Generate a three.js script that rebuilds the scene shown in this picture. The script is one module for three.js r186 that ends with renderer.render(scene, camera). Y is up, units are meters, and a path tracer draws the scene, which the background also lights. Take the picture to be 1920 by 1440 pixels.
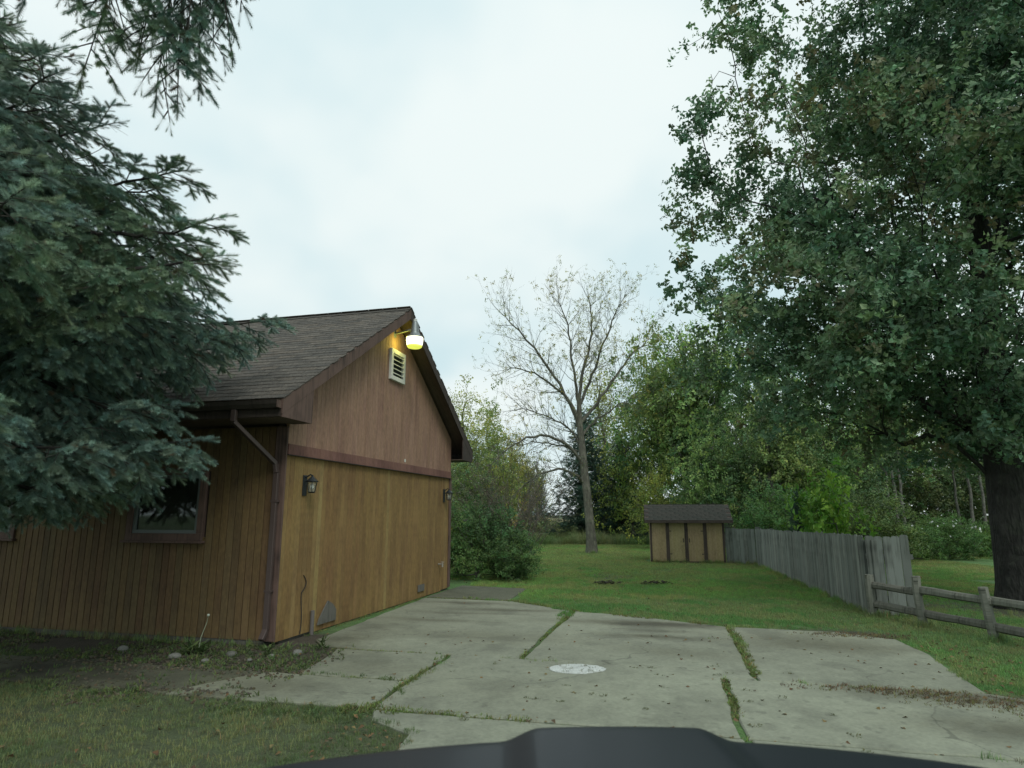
import * as THREE from 'three';
import { mergeGeometries } from 'three/addons/utils/BufferGeometryUtils.js';
import { RoundedBoxGeometry } from 'three/addons/geometries/RoundedBoxGeometry.js';

// ------------------------------------------------------------------ camera, sky, sun, exposure
const scene = new THREE.Scene();
const camera = new THREE.PerspectiveCamera(61.1, 4 / 3, 0.05, 1200);
camera.position.set(0, 1.75, 0);
camera.lookAt(0, 1.75 + 0.19836, -1);
camera.focus = 13; camera.userData.fStop = 2.8;
const renderer = new THREE.WebGLRenderer({ antialias: true });
renderer.toneMapping = THREE.LinearToneMapping;
renderer.toneMappingExposure = 1.0;
renderer.shadowMap.enabled = true;
renderer.shadowMap.type = THREE.PCFSoftShadowMap;

function rng(seed) { let a = seed >>> 0; return () => { a = (a + 0x6D2B79F5) | 0; let t = Math.imul(a ^ (a >>> 15), 1 | a); t = (t + Math.imul(t ^ (t >>> 7), 61 | t)) ^ t; return ((t ^ (t >>> 14)) >>> 0) / 4294967296; }; }
let rnd = rng(7);
const rr = (a, b) => a + (b - a) * rnd();
const pick = a => a[Math.floor(rnd() * a.length)];
const clamp = (x, a = 0, b = 1) => Math.min(b, Math.max(a, x));
const smooth = (a, b, x) => { const t = clamp((x - a) / (b - a)); return t * t * (3 - 2 * t); };
const mix = (a, b, t) => a + (b - a) * t;
const mix3 = (a, b, t) => [mix(a[0], b[0], t), mix(a[1], b[1], t), mix(a[2], b[2], t)];
const V = (x, y, z) => new THREE.Vector3(x, y, z);
// value noise
const PERM = (() => { const r = rng(99), p = new Float32Array(4096); for (let i = 0; i < 4096; i++) p[i] = r(); return p; })();
const h2 = (x, y) => PERM[((Math.imul(x, 374761393) + Math.imul(y, 668265263)) >>> 7) & 4095];
function vn(x, y, px = 0, py = 0) {
  const xi = Math.floor(x), yi = Math.floor(y); let fx = x - xi, fy = y - yi; fx = fx * fx * (3 - 2 * fx); fy = fy * fy * (3 - 2 * fy);
  const w = (i, p) => p ? ((i % p) + p) % p : i;
  const x0 = w(xi, px), x1 = w(xi + 1, px), y0 = w(yi, py), y1 = w(yi + 1, py);
  return mix(mix(h2(x0, y0), h2(x1, y0), fx), mix(h2(x0, y1), h2(x1, y1), fx), fy);
}
function fbm(x, y, o = 4, px = 0, py = 0) { let s = 0, a = .5, n = 0; for (let i = 0; i < o; i++) { s += a * vn(x + i * 17, y + i * 31, px, py); n += a; a *= .5; x *= 2; y *= 2; px *= 2; py *= 2; } return s / n; }

// overcast sky: bright, a little cyan, soft paler clouds
{
  const W = 1024, H = 512, d = new Float32Array(W * H * 4);
  for (let j = 0; j < H; j++) for (let i = 0; i < W; i++) {
    const el = ((j + .5) / H - .5) * Math.PI, az = (i + .5) / W * 2 * Math.PI;
    const ce = Math.cos(el), x = Math.cos(az) * ce, y = Math.sin(el), z = Math.sin(az) * ce;
    const q = 2.0 / (Math.max(y, 0) + .45);
    const n = fbm(x * q * 1.1 + 40, z * q * 1.1 + 40, 5), n2 = fbm(x * q * 2.4 + 9, z * q * 2.4 + 70, 4);
    const c = smooth(.32, .66, n * .72 + n2 * .28);
    let col = mix3([.62, .795, .84], [.845, .93, .925], c);
    const up = 1 + .05 * Math.max(y, 0);
    const k = (j * W + i) * 4; d[k] = col[0] * up; d[k + 1] = col[1] * up; d[k + 2] = col[2] * up; d[k + 3] = 1;
  }
  const sky = new THREE.DataTexture(d, W, H, THREE.RGBAFormat, THREE.FloatType);
  sky.mapping = THREE.EquirectangularReflectionMapping; sky.magFilter = sky.minFilter = THREE.LinearFilter; sky.colorSpace = THREE.LinearSRGBColorSpace; sky.needsUpdate = true;
  scene.background = sky; scene.environment = sky; scene.backgroundIntensity = 1; scene.environmentIntensity = 1;
}
const sun = new THREE.DirectionalLight(new THREE.Color(1, .985, .94), 1.5);
sun.name = 'sun'; sun.position.set(10, 30, 16); sun.target.position.set(0, 0, -10);
sun.castShadow = true; sun.shadow.radius = 40; sun.shadow.mapSize.set(2048, 2048);
Object.assign(sun.shadow.camera, { left: -40, right: 40, top: 40, bottom: -40, near: 1, far: 120 });
scene.add(sun, sun.target);

// ------------------------------------------------------------------ helpers
const used = {};
function numbered(n) { const k = used[n] = (used[n] ?? -1) + 1; return k ? `${n}_${String(k).padStart(3, '0')}` : n; }
function tag(o, label, category, group, kind) { if (label) o.userData.label = label; if (category) o.userData.category = category; if (group) o.userData.group = group; if (kind) o.userData.kind = kind; return o; }
function add(o) { o.traverse(m => { if (m.isMesh) { m.castShadow = m.receiveShadow = true; } }); scene.add(o); return o; }
function thing(name, label, category, pos = [0, 0, 0], turn = 0, group) { const o = new THREE.Group(); o.name = numbered(name); o.position.set(...pos); o.rotation.y = turn; tag(o, label, category, group); scene.add(o); return o; }
function part(name, geo, mat, parent, label) { const m = new THREE.Mesh(geo, mat); m.name = name; m.castShadow = m.receiveShadow = true; if (label) m.userData.label = label; parent.add(m); return m; }
function uvBox(g) { // uv in metres from the dominant axis of each face
  if (g.index) g = g.toNonIndexed();
  const p = g.attributes.position, n = g.attributes.normal, uv = new Float32Array(p.count * 2);
  for (let i = 0; i < p.count; i++) {
    const a = Math.abs(n.getX(i)), b = Math.abs(n.getY(i)), c = Math.abs(n.getZ(i)), x = p.getX(i), y = p.getY(i), z = p.getZ(i);
    if (b >= a && b >= c) { uv[2 * i] = x; uv[2 * i + 1] = z; } else if (a >= c) { uv[2 * i] = z; uv[2 * i + 1] = y; } else { uv[2 * i] = x; uv[2 * i + 1] = y; }
  }
  g.setAttribute('uv', new THREE.BufferAttribute(uv, 2)); return g;
}
function boxG(x0, x1, y0, y1, z0, z1, bev = 0) {
  const w = x1 - x0, h = y1 - y0, d = z1 - z0;
  const g = bev ? new RoundedBoxGeometry(w, h, d, 1, Math.min(bev, w / 2.1, h / 2.1, d / 2.1)) : new THREE.BoxGeometry(w, h, d);
  g.translate((x0 + x1) / 2, (y0 + y1) / 2, (z0 + z1) / 2); return uvBox(g);
}
const merge = a => mergeGeometries(a.map(g => { g = g.index ? g.toNonIndexed() : g; return g; }), false);
// a beam between two points: width w (horizontal), height h
function beam(a, b, w, h, bev = 0) {
  const d = b.clone().sub(a), L = d.length();
  let g = bev ? new RoundedBoxGeometry(w, h, L, 1, bev) : new THREE.BoxGeometry(w, h, L); g = uvBox(g);
  const m = new THREE.Matrix4().lookAt(b, a, V(0, 1, 0)); m.setPosition(a.clone().add(b).multiplyScalar(.5));
  return g.applyMatrix4(m);
}
// tapered limbs
class Limbs {
  constructor() { this.p = []; this.n = []; this.u = []; this.i = []; }
  seg(a, b, ra, rb, sides = 5, v0 = 0) {
    const d = b.clone().sub(a), L = d.length(); if (L < 1e-5) return; d.divideScalar(L);
    const s = Math.abs(d.y) > .9 ? V(1, 0, 0) : V(0, 1, 0); s.cross(d).normalize(); const t = d.clone().cross(s); const o = this.p.length / 3;
    for (let k = 0; k <= sides; k++) { const w = k / sides * 2 * Math.PI, c = Math.cos(w), q = Math.sin(w); const nx = s.x * c + t.x * q, ny = s.y * c + t.y * q, nz = s.z * c + t.z * q;
      this.p.push(a.x + nx * ra, a.y + ny * ra, a.z + nz * ra, b.x + nx * rb, b.y + ny * rb, b.z + nz * rb); this.n.push(nx, ny, nz, nx, ny, nz); this.u.push(k / sides * Math.max(.25, Math.round(ra * 6.28 * 4) / 4), v0, k / sides * Math.max(.25, Math.round(ra * 6.28 * 4) / 4), v0 + L); }
    for (let k = 0; k < sides; k++) { const q = o + 2 * k; this.i.push(q, q + 2, q + 1, q + 1, q + 2, q + 3); }
  }
  path(pts, radii, sides = 6) { let v = 0; for (let k = 0; k + 1 < pts.length; k++) { this.seg(pts[k], pts[k + 1], radii[k], radii[k + 1], sides, v); v += pts[k].distanceTo(pts[k + 1]); } }
  // a standing trunk: level rings along a smoothed line, fluted and buttressed at the foot
  stem(pts, radii, sides = 16, flare = .5, sd = 0) {
    const c = new THREE.CatmullRomCurve3(pts), n = (pts.length - 1) * 4, o = this.p.length / 3; let v = 0, prev = null;
    for (let k = 0; k <= n; k++) {
      const t = k / n, q = c.getPoint(t), f = t * (pts.length - 1), i = Math.min(pts.length - 2, Math.floor(f)), R = mix(radii[i], radii[i + 1], f - i); if (prev) v += q.distanceTo(prev); prev = q;
      for (let s = 0; s <= sides; s++) { const w = (s % sides) / sides * 2 * Math.PI, C = Math.cos(w), S = Math.sin(w); const r = R * (1 + .16 * (fbm(C * 1.7 + sd + 9, S * 1.7 + q.y * .5 + sd, 3) - .5) + flare * Math.exp(-Math.max(0, q.y - pts[0].y) / (R * 1.3 + .02)) * (.6 + .5 * Math.sin(w * 5 + sd)));
        this.p.push(q.x + C * r, q.y, q.z + S * r); this.n.push(C, 0, S); this.u.push(s / sides * Math.max(1, Math.round(radii[0] * 6.28)), v); }
    }
    const W = sides + 1; for (let k = 0; k < n; k++) for (let s = 0; s < sides; s++) { const a = o + k * W + s; this.i.push(a, a + W, a + 1, a + 1, a + W, a + W + 1); }
  }
  geo() { const g = new THREE.BufferGeometry(); g.setAttribute('position', new THREE.Float32BufferAttribute(this.p, 3)); g.setAttribute('normal', new THREE.Float32BufferAttribute(this.n, 3)); g.setAttribute('uv', new THREE.Float32BufferAttribute(this.u, 2)); g.setIndex(this.i); return g; }
}
// ------------------------------------------------------------------ textures
function tex(W, H, f, srgb = false, rep = 1, repY) {
  const d = new Uint8Array(W * H * 4);
  for (let j = 0; j < H; j++) for (let i = 0; i < W; i++) { const c = f(i / W, j / H, i, j), k = (j * W + i) * 4; for (let q = 0; q < 3; q++) { let v = typeof c === 'number' ? c : c[q]; if (srgb) v = Math.pow(clamp(v), 1 / 2.2); d[k + q] = clamp(v) * 255; } d[k + 3] = 255; }
  const t = new THREE.DataTexture(d, W, H, THREE.RGBAFormat); t.magFilter = THREE.LinearFilter; t.minFilter = THREE.LinearMipmapLinearFilter; t.generateMipmaps = true; t.wrapS = t.wrapT = THREE.RepeatWrapping; t.repeat.set(rep, repY ?? rep); if (srgb) t.colorSpace = THREE.SRGBColorSpace; t.needsUpdate = true; return t;
}
// stained plywood: 1.5 m x 3 m, vertical streaks and grain
const T = {};
T.stain = tex(512, 1024, (u, v) => {
  const s = fbm(u * 26, v * 2, 4, 26, 2), g = fbm(u * 128, v * 8, 3, 128, 8), m = fbm(u * 4, v * 6, 4, 4, 6), k = fbm(u * 60, v * 60, 2, 60, 60);
  const b = .62 + .17 * (s - .5) + .2 * (g - .5) + .3 * (m - .5) + .25 * (k - .5); return [b * 1.02, b * (.98 + .12 * (m - .5)), b * (.94 + .2 * (s - .5))].map(x => x * 1.25);
}, true, 1 / 1.5, 1 / 3);
T.grain = tex(256, 512, (u, v) => .5 * fbm(u * 64, v * 5, 3, 64, 5) + .5 * fbm(u * 24, v * 24, 3, 24, 24), false, 1 / .6, 1 / 1.2);
T.wood = tex(256, 512, (u, v) => { const s = fbm(u * 40, v * 3, 4, 40, 3), m = fbm(u * 5, v * 7, 3, 5, 7); const b = .55 + .6 * (s - .5) + .7 * (m - .5); return [b * 1.5, b * 1.5, b * 1.47]; }, true, 1 / .8, 1 / 1.6);
T.bark = tex(256, 512, (u, v) => { const s = Math.abs(fbm(u * 12, v * 5, 4, 12, 5) - .5) * 2, m = fbm(u * 4, v * 8, 4, 4, 8); return clamp(.15 + 1.2 * s + .5 * (m - .5)); }, false, 1, 1 / 1.5);
T.barkC = tex(256, 512, (u, v) => { const s = Math.abs(fbm(u * 12, v * 5, 4, 12, 5) - .5) * 2, m = fbm(u * 4, v * 8, 4, 4, 8), l = smooth(.58, .75, fbm(u * 9 + 3, v * 16, 3, 9, 16)); const b = .45 + .6 * s + .6 * (m - .5); return [b + .12 * l, b + .2 * l, b + .1 * l]; }, true, 1, 1 / 1.5);
T.fine = tex(512, 512, (u, v) => .5 * fbm(u * 90, v * 90, 3, 90, 90) + .5 * fbm(u * 14, v * 14, 4, 14, 14), false, 1, 1);
T.speck = tex(512, 512, (u, v) => { const n = fbm(u * 128, v * 128, 2, 128, 128), m = fbm(u * 8, v * 8, 4, 8, 8); const b = .72 + .75 * (n - .5) + .4 * (m - .5); return [b, b, b]; }, true, 1, 1);
T.shingle = tex(256, 256, (u, v) => { const n = fbm(u * 90, v * 90, 2, 90, 90), m = fbm(u * 6, v * 6, 3, 6, 6); const b = .6 + .9 * (n - .5) + .4 * (m - .5); return [b * 1.1, b * 1.06, b]; }, true, 1 / 1.3);
const lin = (r, g, b) => new THREE.Color().setRGB(r, g, b);
const std = (c, o = {}) => new THREE.MeshStandardMaterial({ color: Array.isArray(c) ? lin(...c) : c, roughness: .85, ...o });
const withRep = (t, x, y) => { const c = t.clone(); c.repeat.set(x, y ?? x); c.needsUpdate = true; return c; };
const M = {};
const siding = (c) => std(c, { map: T.stain, bumpMap: T.grain, bumpScale: .0025, roughness: .82 });
const leafMat = (c, tr = .3, ro = .8) => new THREE.MeshPhysicalMaterial({ color: lin(...c), roughness: ro, transmission: tr, thickness: 0, vertexColors: true, side: THREE.DoubleSide, specularIntensity: .6 });
M.bark = std([.16, .14, .115], { map: T.barkC, bumpMap: T.bark, bumpScale: .02, roughness: .95 });
M.barkDark = std([.07, .062, .055], { map: T.barkC, bumpMap: T.bark, bumpScale: .03, roughness: .95 });
M.barkPale = std([.48, .46, .4], { map: T.barkC, bumpMap: T.bark, bumpScale: .02, roughness: .9 });
M.barkGrey = std([.2, .19, .17], { map: T.barkC, bumpMap: T.bark, bumpScale: .015, roughness: .95 });
M.twig = std([.12, .1, .08], { roughness: .95 });

// the house and the slabs share these axes: lx to the right along the front wall, lz towards the camera, origin at the near corner
const HC = [-3.205, -9.23], HA = .2527, hc = .968, hs = .2505;
const toW = (lx, lz) => [HC[0] + lx * hc - lz * hs, HC[1] + lx * hs + lz * hc];
const toL = (x, z) => { const dx = x - HC[0], dz = z - HC[1]; return [dx * hc + dz * hs, -dx * hs + dz * hc]; };
const inPoly = (x, y, P) => { let c = false; for (let i = 0, j = P.length - 1; i < P.length; j = i++) { const [a, b] = P[i], [d, e] = P[j]; if ((b > y) !== (e > y) && x < (d - a) * (y - b) / (e - b) + a) c = !c; } return c; };

// ------------------------------------------------------------------ the concrete
const SLABS = [
  [[.1, -5.15], [1.95, -5.1], [2.5, -4.75], [3.32, -4.1], [3.38, -.03], [2.5, -.03], [.62, -.12], [.35, -.5]],
  [[3.44, -4.06], [4.6, -3.7], [5.96, -3.02], [6.06, .0], [3.44, -.03]],
  [[2.53, .0], [6.03, .02], [6.09, .36], [5.71, .38], [5.76, 2.3], [2.6, 2.3]],
  [[6.02, -3.0], [7.6, -2.9], [8.2, -2.5], [8.3, -1.45], [8.25, -.6], [8.2, .35], [6.12, .36]],
  [[5.78, .4], [6.12, .385], [8.2, .375], [9.0, .9], [9.4, 2.3], [5.82, 2.3]],
  [[2.62, 2.34], [5.78, 2.34], [5.95, 7], [3.3, 7], [3.4, 4], [3.2, 2.86], [2.75, 2.6]],
  [[5.84, 2.34], [9.4, 2.34], [9.1, 7], [6.01, 7]],
  [[3.3, 7.05], [5.95, 7.05], [6.1, 13], [3.2, 13]],
  [[6.01, 7.05], [9.1, 7.05], [9.3, 13], [6.15, 13]],
  [[.95, .02], [2.47, .0], [2.5, 1.28], [1.25, 1.32]],
  [[.75, 1.36], [2.5, 1.33], [2.54, 2.28], [.4, 2.34]],
  [[-1.2, 1.36], [.71, 1.37], [.36, 2.34], [-1.2, 2.34]],
  [[-3.2, 1.38], [-1.24, 1.37], [-1.24, 2.34], [-3.2, 2.33]],
  [[-5.6, 1.38], [-3.24, 1.38], [-3.24, 2.33], [-5.6, 2.35]],
  [[-.3, -5.3], [1.9, -5.2], [1.78, -7.3], [-.3, -7.6]].map(([x, z]) => [Math.max(x, .08), z]),
];
const onSlab = (lx, lz) => SLABS.some(P => inPoly(lx, lz, P));
const ragged = (lx, lz) => onSlab(lx + .34 * (fbm(lx * 1.9, lz * 1.9 + 5, 3) - .5), lz + .34 * (fbm(lx * 1.9 + 30, lz * 1.9, 3) - .5));
// how much bare earth lies at a point (0..1)
function bare(x, z) {
  const [lx, lz] = toL(x, z); let b = 0; const n = fbm(x * 1.3 + 50, z * 1.3 + 50, 4), n2 = fbm(x * .35 + 9, z * .35 + 20, 3);
  if (lx < 2.7 && lz > -1 && lz < 4.2) b = Math.max(b, smooth(2.9, .6, lz + (n - .5) * 2.4) * smooth(3.1, 1.4, lx + (n - .5) * 1.5));   // bed along the front wall
  const g = (cx, cz, sx, sz) => Math.exp(-(((lx - cx) / sx) ** 2 + ((lz - cz) / sz) ** 2));
  b = Math.max(b, 1.5 * g(7.8, .55, 1.3, .3) * n * 1.4, 1.5 * g(8.6, 1.5, .9, .45) * n * 1.6, 1.4 * g(7.5, -2.9, .9, .35) * n * 1.5);
  const dm = Math.hypot(x - 9.2, z + 12.6); b = Math.max(b, smooth(2.4, .8, dm + (n - .5) * 2) * .8);
  b = Math.max(b, smooth(.62, .78, n2 * .6 + n * .4) * .55);
  b = Math.max(b, .42 * smooth(-9, -6.5, z) * smooth(2, .5, x) * smooth(.42, .62, n * .6 + n2 * .4));
  return clamp(b);
}
const woods = (x, z) => smooth(-47, -56, z + (fbm(x * .2, z * .2, 2) - .5) * 6 - Math.max(0, x - 9) * .35);
function groundColor(x, z) {
  const n = fbm(x * .5, z * .5, 4), n2 = fbm(x * 2.6 + 7, z * 2.6, 3);
  let c = mix3([.08, .19, .05], [.13, .26, .07], clamp(n * .7 + n2 * .5 - .1));
  c = mix3(c, [.13, .125, .06], smooth(.5, .8, n2) * .35);
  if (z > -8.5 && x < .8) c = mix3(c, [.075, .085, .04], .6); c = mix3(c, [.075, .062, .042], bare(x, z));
  const far = smooth(-62, -72, z); c = mix3(c, [.05, .06, .025], woods(x, z) * .8);
  c = mix3(c, [.3, .27, .12], far * (1 - smooth(3, 9, Math.abs(x - 5) - 4)));
  return c;
}
{
  const axis = (dense0, dense1, step, far) => { const a = []; for (let v = dense0; v <= dense1; v += step) a.push(v); let s = step * 2, v = dense1; while (v < far) { v += s; s *= 1.25; a.push(v); } s = step * 2; v = dense0; while (v > -far) { v -= s; s *= 1.25; a.unshift(v); } return a; };
  const xs = axis(-13, 17, .22, 420), zs = axis(-36, 3, .22, 480), p = [], c = [], u = [], ix = [], nrm = [];
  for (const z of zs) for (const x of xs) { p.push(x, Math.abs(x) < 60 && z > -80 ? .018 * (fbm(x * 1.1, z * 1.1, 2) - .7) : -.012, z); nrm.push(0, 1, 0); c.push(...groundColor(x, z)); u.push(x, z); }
  const W = xs.length; for (let j = 0; j + 1 < zs.length; j++) for (let i = 0; i + 1 < W; i++) { const a = j * W + i; ix.push(a, a + W, a + 1, a + 1, a + W, a + W + 1); }
  const g = new THREE.BufferGeometry(); g.setAttribute('position', new THREE.Float32BufferAttribute(p, 3)); g.setAttribute('normal', new THREE.Float32BufferAttribute(nrm, 3)); g.setAttribute('color', new THREE.Float32BufferAttribute(c, 3)); g.setAttribute('uv', new THREE.Float32BufferAttribute(u, 2)); g.setIndex(ix); g.computeVertexNormals();
  const m = new THREE.Mesh(g, new THREE.MeshStandardMaterial({ color: 0xffffff, vertexColors: true, map: withRep(T.speck, .7), bumpMap: withRep(T.fine, 1.1), bumpScale: .03, roughness: .97 }));
  m.name = 'lawn'; tag(m, null, null, null, 'structure'); add(m);
}
{
  const X0 = -6, XW = 16, Z0 = -8, ZW = 22, W = 1280, H = 1760;
  const stains = [[2.3, -3.9, 1.1, .16, .5], [1.2, -4.6, .9, .16, .45], [1.3, -2.5, .8, .15, .35], [4.6, -2.9, 1.2, .22, .6], [5.2, -3.1, 1, .16, .55], [4.9, -1.9, .7, .16, .55], [5.3, -.9, .8, .35, .25], [6.9, -2.1, .9, .5, .35], [7.4, -1.7, .9, .3, .35], [4.95, -2.4, .5, .12, .4], [1.9, .9, .6, .5, .25], [1.2, 1.9, .8, .35, .3], [3.4, 1.5, 1.2, .6, .12], [7.9, .6, .8, .25, .6], [8, 1.6, .7, .3, .5], [.6, -.6, .5, .4, .5], [.5, .2, .9, .5, .6], [3.0, -1.4, 1.2, .4, .15], [1.6, -3.4, 1, .12, .3], [.7, -1.7, .4, .9, .2], [2.2, -1.2, 1.4, .4, .14]];
  const map = tex(W, H, (u, v) => {
    const lx = X0 + u * XW, lz = Z0 + v * ZW; const a = fbm(lx * .8 + 3, lz * .8, 5), b = fbm(lx * 7, lz * 7, 3), s = h2((u * W) | 0, (v * H) | 0), s2 = vn(lx * 40, lz * 40);
    let k = .92 + .5 * (a - .5) + .28 * (b - .5) + .16 * (s - .5) + .2 * (s2 - .5); let warm = 0;
    for (const [cx, cz, sx, sz, w] of stains) { const e = ((lx - cx + (b - .5) * .5) / sx) ** 2 + ((lz - cz + (a - .5) * .5) / sz) ** 2; if (e < 4) { const q = w * Math.exp(-e) * clamp(.5 + b * 1.0); k *= 1 - q * 1.05; warm += q; } }
    const d = smooth(2.6, -.2, lx + (a - .5) * 2) * smooth(.4, 1.3, lz) * .55; k *= 1 - d * .62; warm += d * .9; { const e = smooth(.35, .62, fbm(lx * 1.1 + 21, lz * 1.6 + 4, 4)) * smooth(1.6, .2, lx) * smooth(.9, 1.3, lz) * smooth(2.9, 2.3, lz); k *= 1 - .55 * e; warm += e * .6; }                       // earth washed over the walk
    const crack = Math.abs(fbm(lx * .33 + 11, lz * .33 + 3, 5) - .53); if (crack < .0013) k *= .6; k *= 1 - .2 * smooth(.55, .72, fbm(lx * 1.7 + 60, lz * 1.7 + 8, 4)); if (fbm(lx * 9 + 3, lz * 9 + 7, 2) > .8) k *= .8;
    return [.238 * k * (1 + warm * .06),   .254 * k * (1 - warm * .03), .188 * k * (1 - warm * .22)];
  }, true);
  map.wrapS = map.wrapT = THREE.ClampToEdgeWrapping;
  const mat = std([1, 1, 1], { map, bumpMap: withRep(T.fine, 30, 40), bumpScale: .004, roughness: .9 });
  const mat2 = std([.5, .5, .45], { map, bumpMap: withRep(T.fine, 30, 40), bumpScale: .008, roughness: .95 });
  const drive = new THREE.Group(); drive.name = 'driveway'; tag(drive, null, null, null, 'structure'); drive.position.set(HC[0], 0, HC[1]); drive.rotation.y = -HA;
  SLABS.forEach((P, n) => {
    const pts = []; P.forEach((a, i) => { const b = P[(i + 1) % P.length], L = Math.hypot(b[0] - a[0], b[1] - a[1]), k = Math.max(1, Math.round(L / .22)); for (let q = 0; q < k; q++) { const t = q / k, x = mix(a[0], b[0], t), z = mix(a[1], b[1], t); const w = q ? .075 : .03; pts.push(new THREE.Vector2(x + (fbm(x * 3, z * 3, 2) - .5) * w, z + (fbm(x * 3 + 40, z * 3, 2) - .5) * w)); } });
    const s = new THREE.Shape(pts.map(v => new THREE.Vector2(v.x, -v.y)));
    let g = new THREE.ExtrudeGeometry(s, { depth: .06, bevelEnabled: true, bevelSize: .012, bevelThickness: .012, bevelSegments: 1, bevelOffset: -.012 });
    g.rotateX(-Math.PI / 2); g.translate(0, -.055, 0);
    const p = g.attributes.position, uv = g.attributes.uv; for (let i = 0; i < p.count; i++) uv.setXY(i, (p.getX(i) - X0) / XW, (p.getZ(i) - Z0) / ZW);
    const m = part('concrete_slab', g, n === 14 || (n > 10 && n < 14) ? mat2 : mat, drive); m.position.y = rnd() * .006;
  });
  add(drive);
}
// ------------------------------------------------------------------ the brown house
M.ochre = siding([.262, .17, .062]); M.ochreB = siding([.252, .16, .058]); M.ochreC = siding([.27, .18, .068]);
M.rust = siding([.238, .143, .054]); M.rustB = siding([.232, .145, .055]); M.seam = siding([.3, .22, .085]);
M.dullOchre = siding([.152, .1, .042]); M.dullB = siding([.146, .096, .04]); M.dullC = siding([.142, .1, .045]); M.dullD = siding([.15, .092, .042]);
M.red = siding([.33, .2, .142]); M.redB = siding([.318, .194, .138]); M.redC = siding([.34, .209, .15]);
M.trim = std([.12, .075, .06], { map: T.wood, bumpMap: T.grain, bumpScale: .002 });
M.band = std([.21, .105, .085], { map: T.stain, bumpMap: T.grain, bumpScale: .002 });
M.dark = std([.05, .037, .03], { map: T.wood });
M.soffit = std([.1, .075, .055], { map: T.stain });
M.gutter = std([.05, .042, .036], { roughness: .5, map: T.wood });
M.spout = std([.068, .048, .042], { roughness: .5 });
M.foot = std([.13, .13, .11], { map: T.speck, bumpMap: T.fine, bumpScale: .01 });
const shMat = [[.125, .115, .1], [.108, .1, .088], [.145, .132, .113], [.095, .09, .08], [.132, .115, .095]].map(c => std(c, { map: T.shingle, bumpMap: T.fine, bumpScale: .006, roughness: .95 }));
M.pane = new THREE.MeshPhysicalMaterial({ color: lin(.75, .82, .8), roughness: .03, transmission: 1, thickness: 0, side: THREE.DoubleSide });
M.white = std([.62, .62, .57], { roughness: .6 });
M.sash = std([.11, .13, .125], { roughness: .5 });
const house = thing('brown_house', 'brown wood sided house with a shingled gable roof at the left', 'house', [HC[0], 0, HC[1]], -HA);
const HW = 6.85, HL = 10.5, EY = 3.25, EO = .65, RY = 5.75, GO = .35, RZ = -HW / 2;
const slope = (RY - EY) / (EO - RZ);
const roofY = z => RY - slope * Math.abs(z - RZ);           // top of the roof deck
const G = .116;
const boardCache = {};
const shiftUV = (g, k) => { const uv = g.attributes.uv; for (let i = 0; i < uv.count; i++) uv.setXY(i, uv.getX(i) + (k * .377) % 1.5, uv.getY(i) + (k * 1.13) % 3); return g; };
{
  // front wall (lz = 0 plane), boards up to the soffit
  const core = part('wall', merge([boxG(-HL, -.06, .1, 2.98, -.16, -.045)]), M.dark, house);
  core.userData.label = 'front wall of grooved ochre boards';
  const wins = [[-2.58, -1.25, 1.36, 2.4], [-6.0, -4.68, 1.36, 2.4]];
  for (let k = 0; ; k++) {
    const x1 = -.06 - k * G, x0 = x1 - G + .011; if (x1 < -HL + .1) break;
    const w = wins.find(q => x1 > q[0] + .03 && x0 < q[1] - .03);
    for (const [y0, y1] of w ? [[.06, w[2] + .05], [w[3] - .05, 2.97]] : [[.06, 2.97]]) {
      const v = Math.floor(rnd() * 9), key = `${y0}|${y1}|${v}`, g = boardCache[key] ??= shiftUV(boxG(-G + .011, 0, y0, y1, -.045, 0, .003), v);
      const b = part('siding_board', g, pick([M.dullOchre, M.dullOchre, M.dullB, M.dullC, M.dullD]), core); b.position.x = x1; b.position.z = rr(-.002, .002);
    }
  }
  for (const [x0, x1, y0, y1] of wins) {
    const t = .1, f = merge([boxG(x0, x1, y0, y0 + t, -.03, .035, .004), boxG(x0, x1, y1 - t, y1, -.03, .035, .004), boxG(x0, x0 + t, y0 + t, y1 - t, -.03, .033, .004), boxG(x1 - t, x1, y0 + t, y1 - t, -.03, .033, .004)]);
    const w = part('window', f, M.trim, house);
    part('sill', boxG(x0 - .04, x1 + .04, y0 - .035, y0, -.0, .075, .006), M.trim, w);
    const a0 = x0 + t, a1 = x1 - t, b0 = y0 + t, b1 = y1 - t, s = .05, mid = (a0 + a1) / 2;
    part('sash', merge([boxG(a0, a1, b0, b0 + s, -.03, .012, .003), boxG(a0, a1, b1 - s, b1, -.03, .012, .003), boxG(a0, a0 + s, b0 + s, b1 - s, -.03, .011, .003), boxG(a1 - s, a1, b0 + s, b1 - s, -.03, .011, .003)]), M.sash, w);
    part('pane', boxG(a0 + s, a1 - s, b0 + s, b1 - s, -.022, -.018), M.pane, w);
  }
  part('foundation', merge([boxG(-HL, -.16, -.1, .1, -.2, -.012), boxG(-.18, -.04, -.1, .09, -HW, -.2)]), M.foot, house);
}
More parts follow.
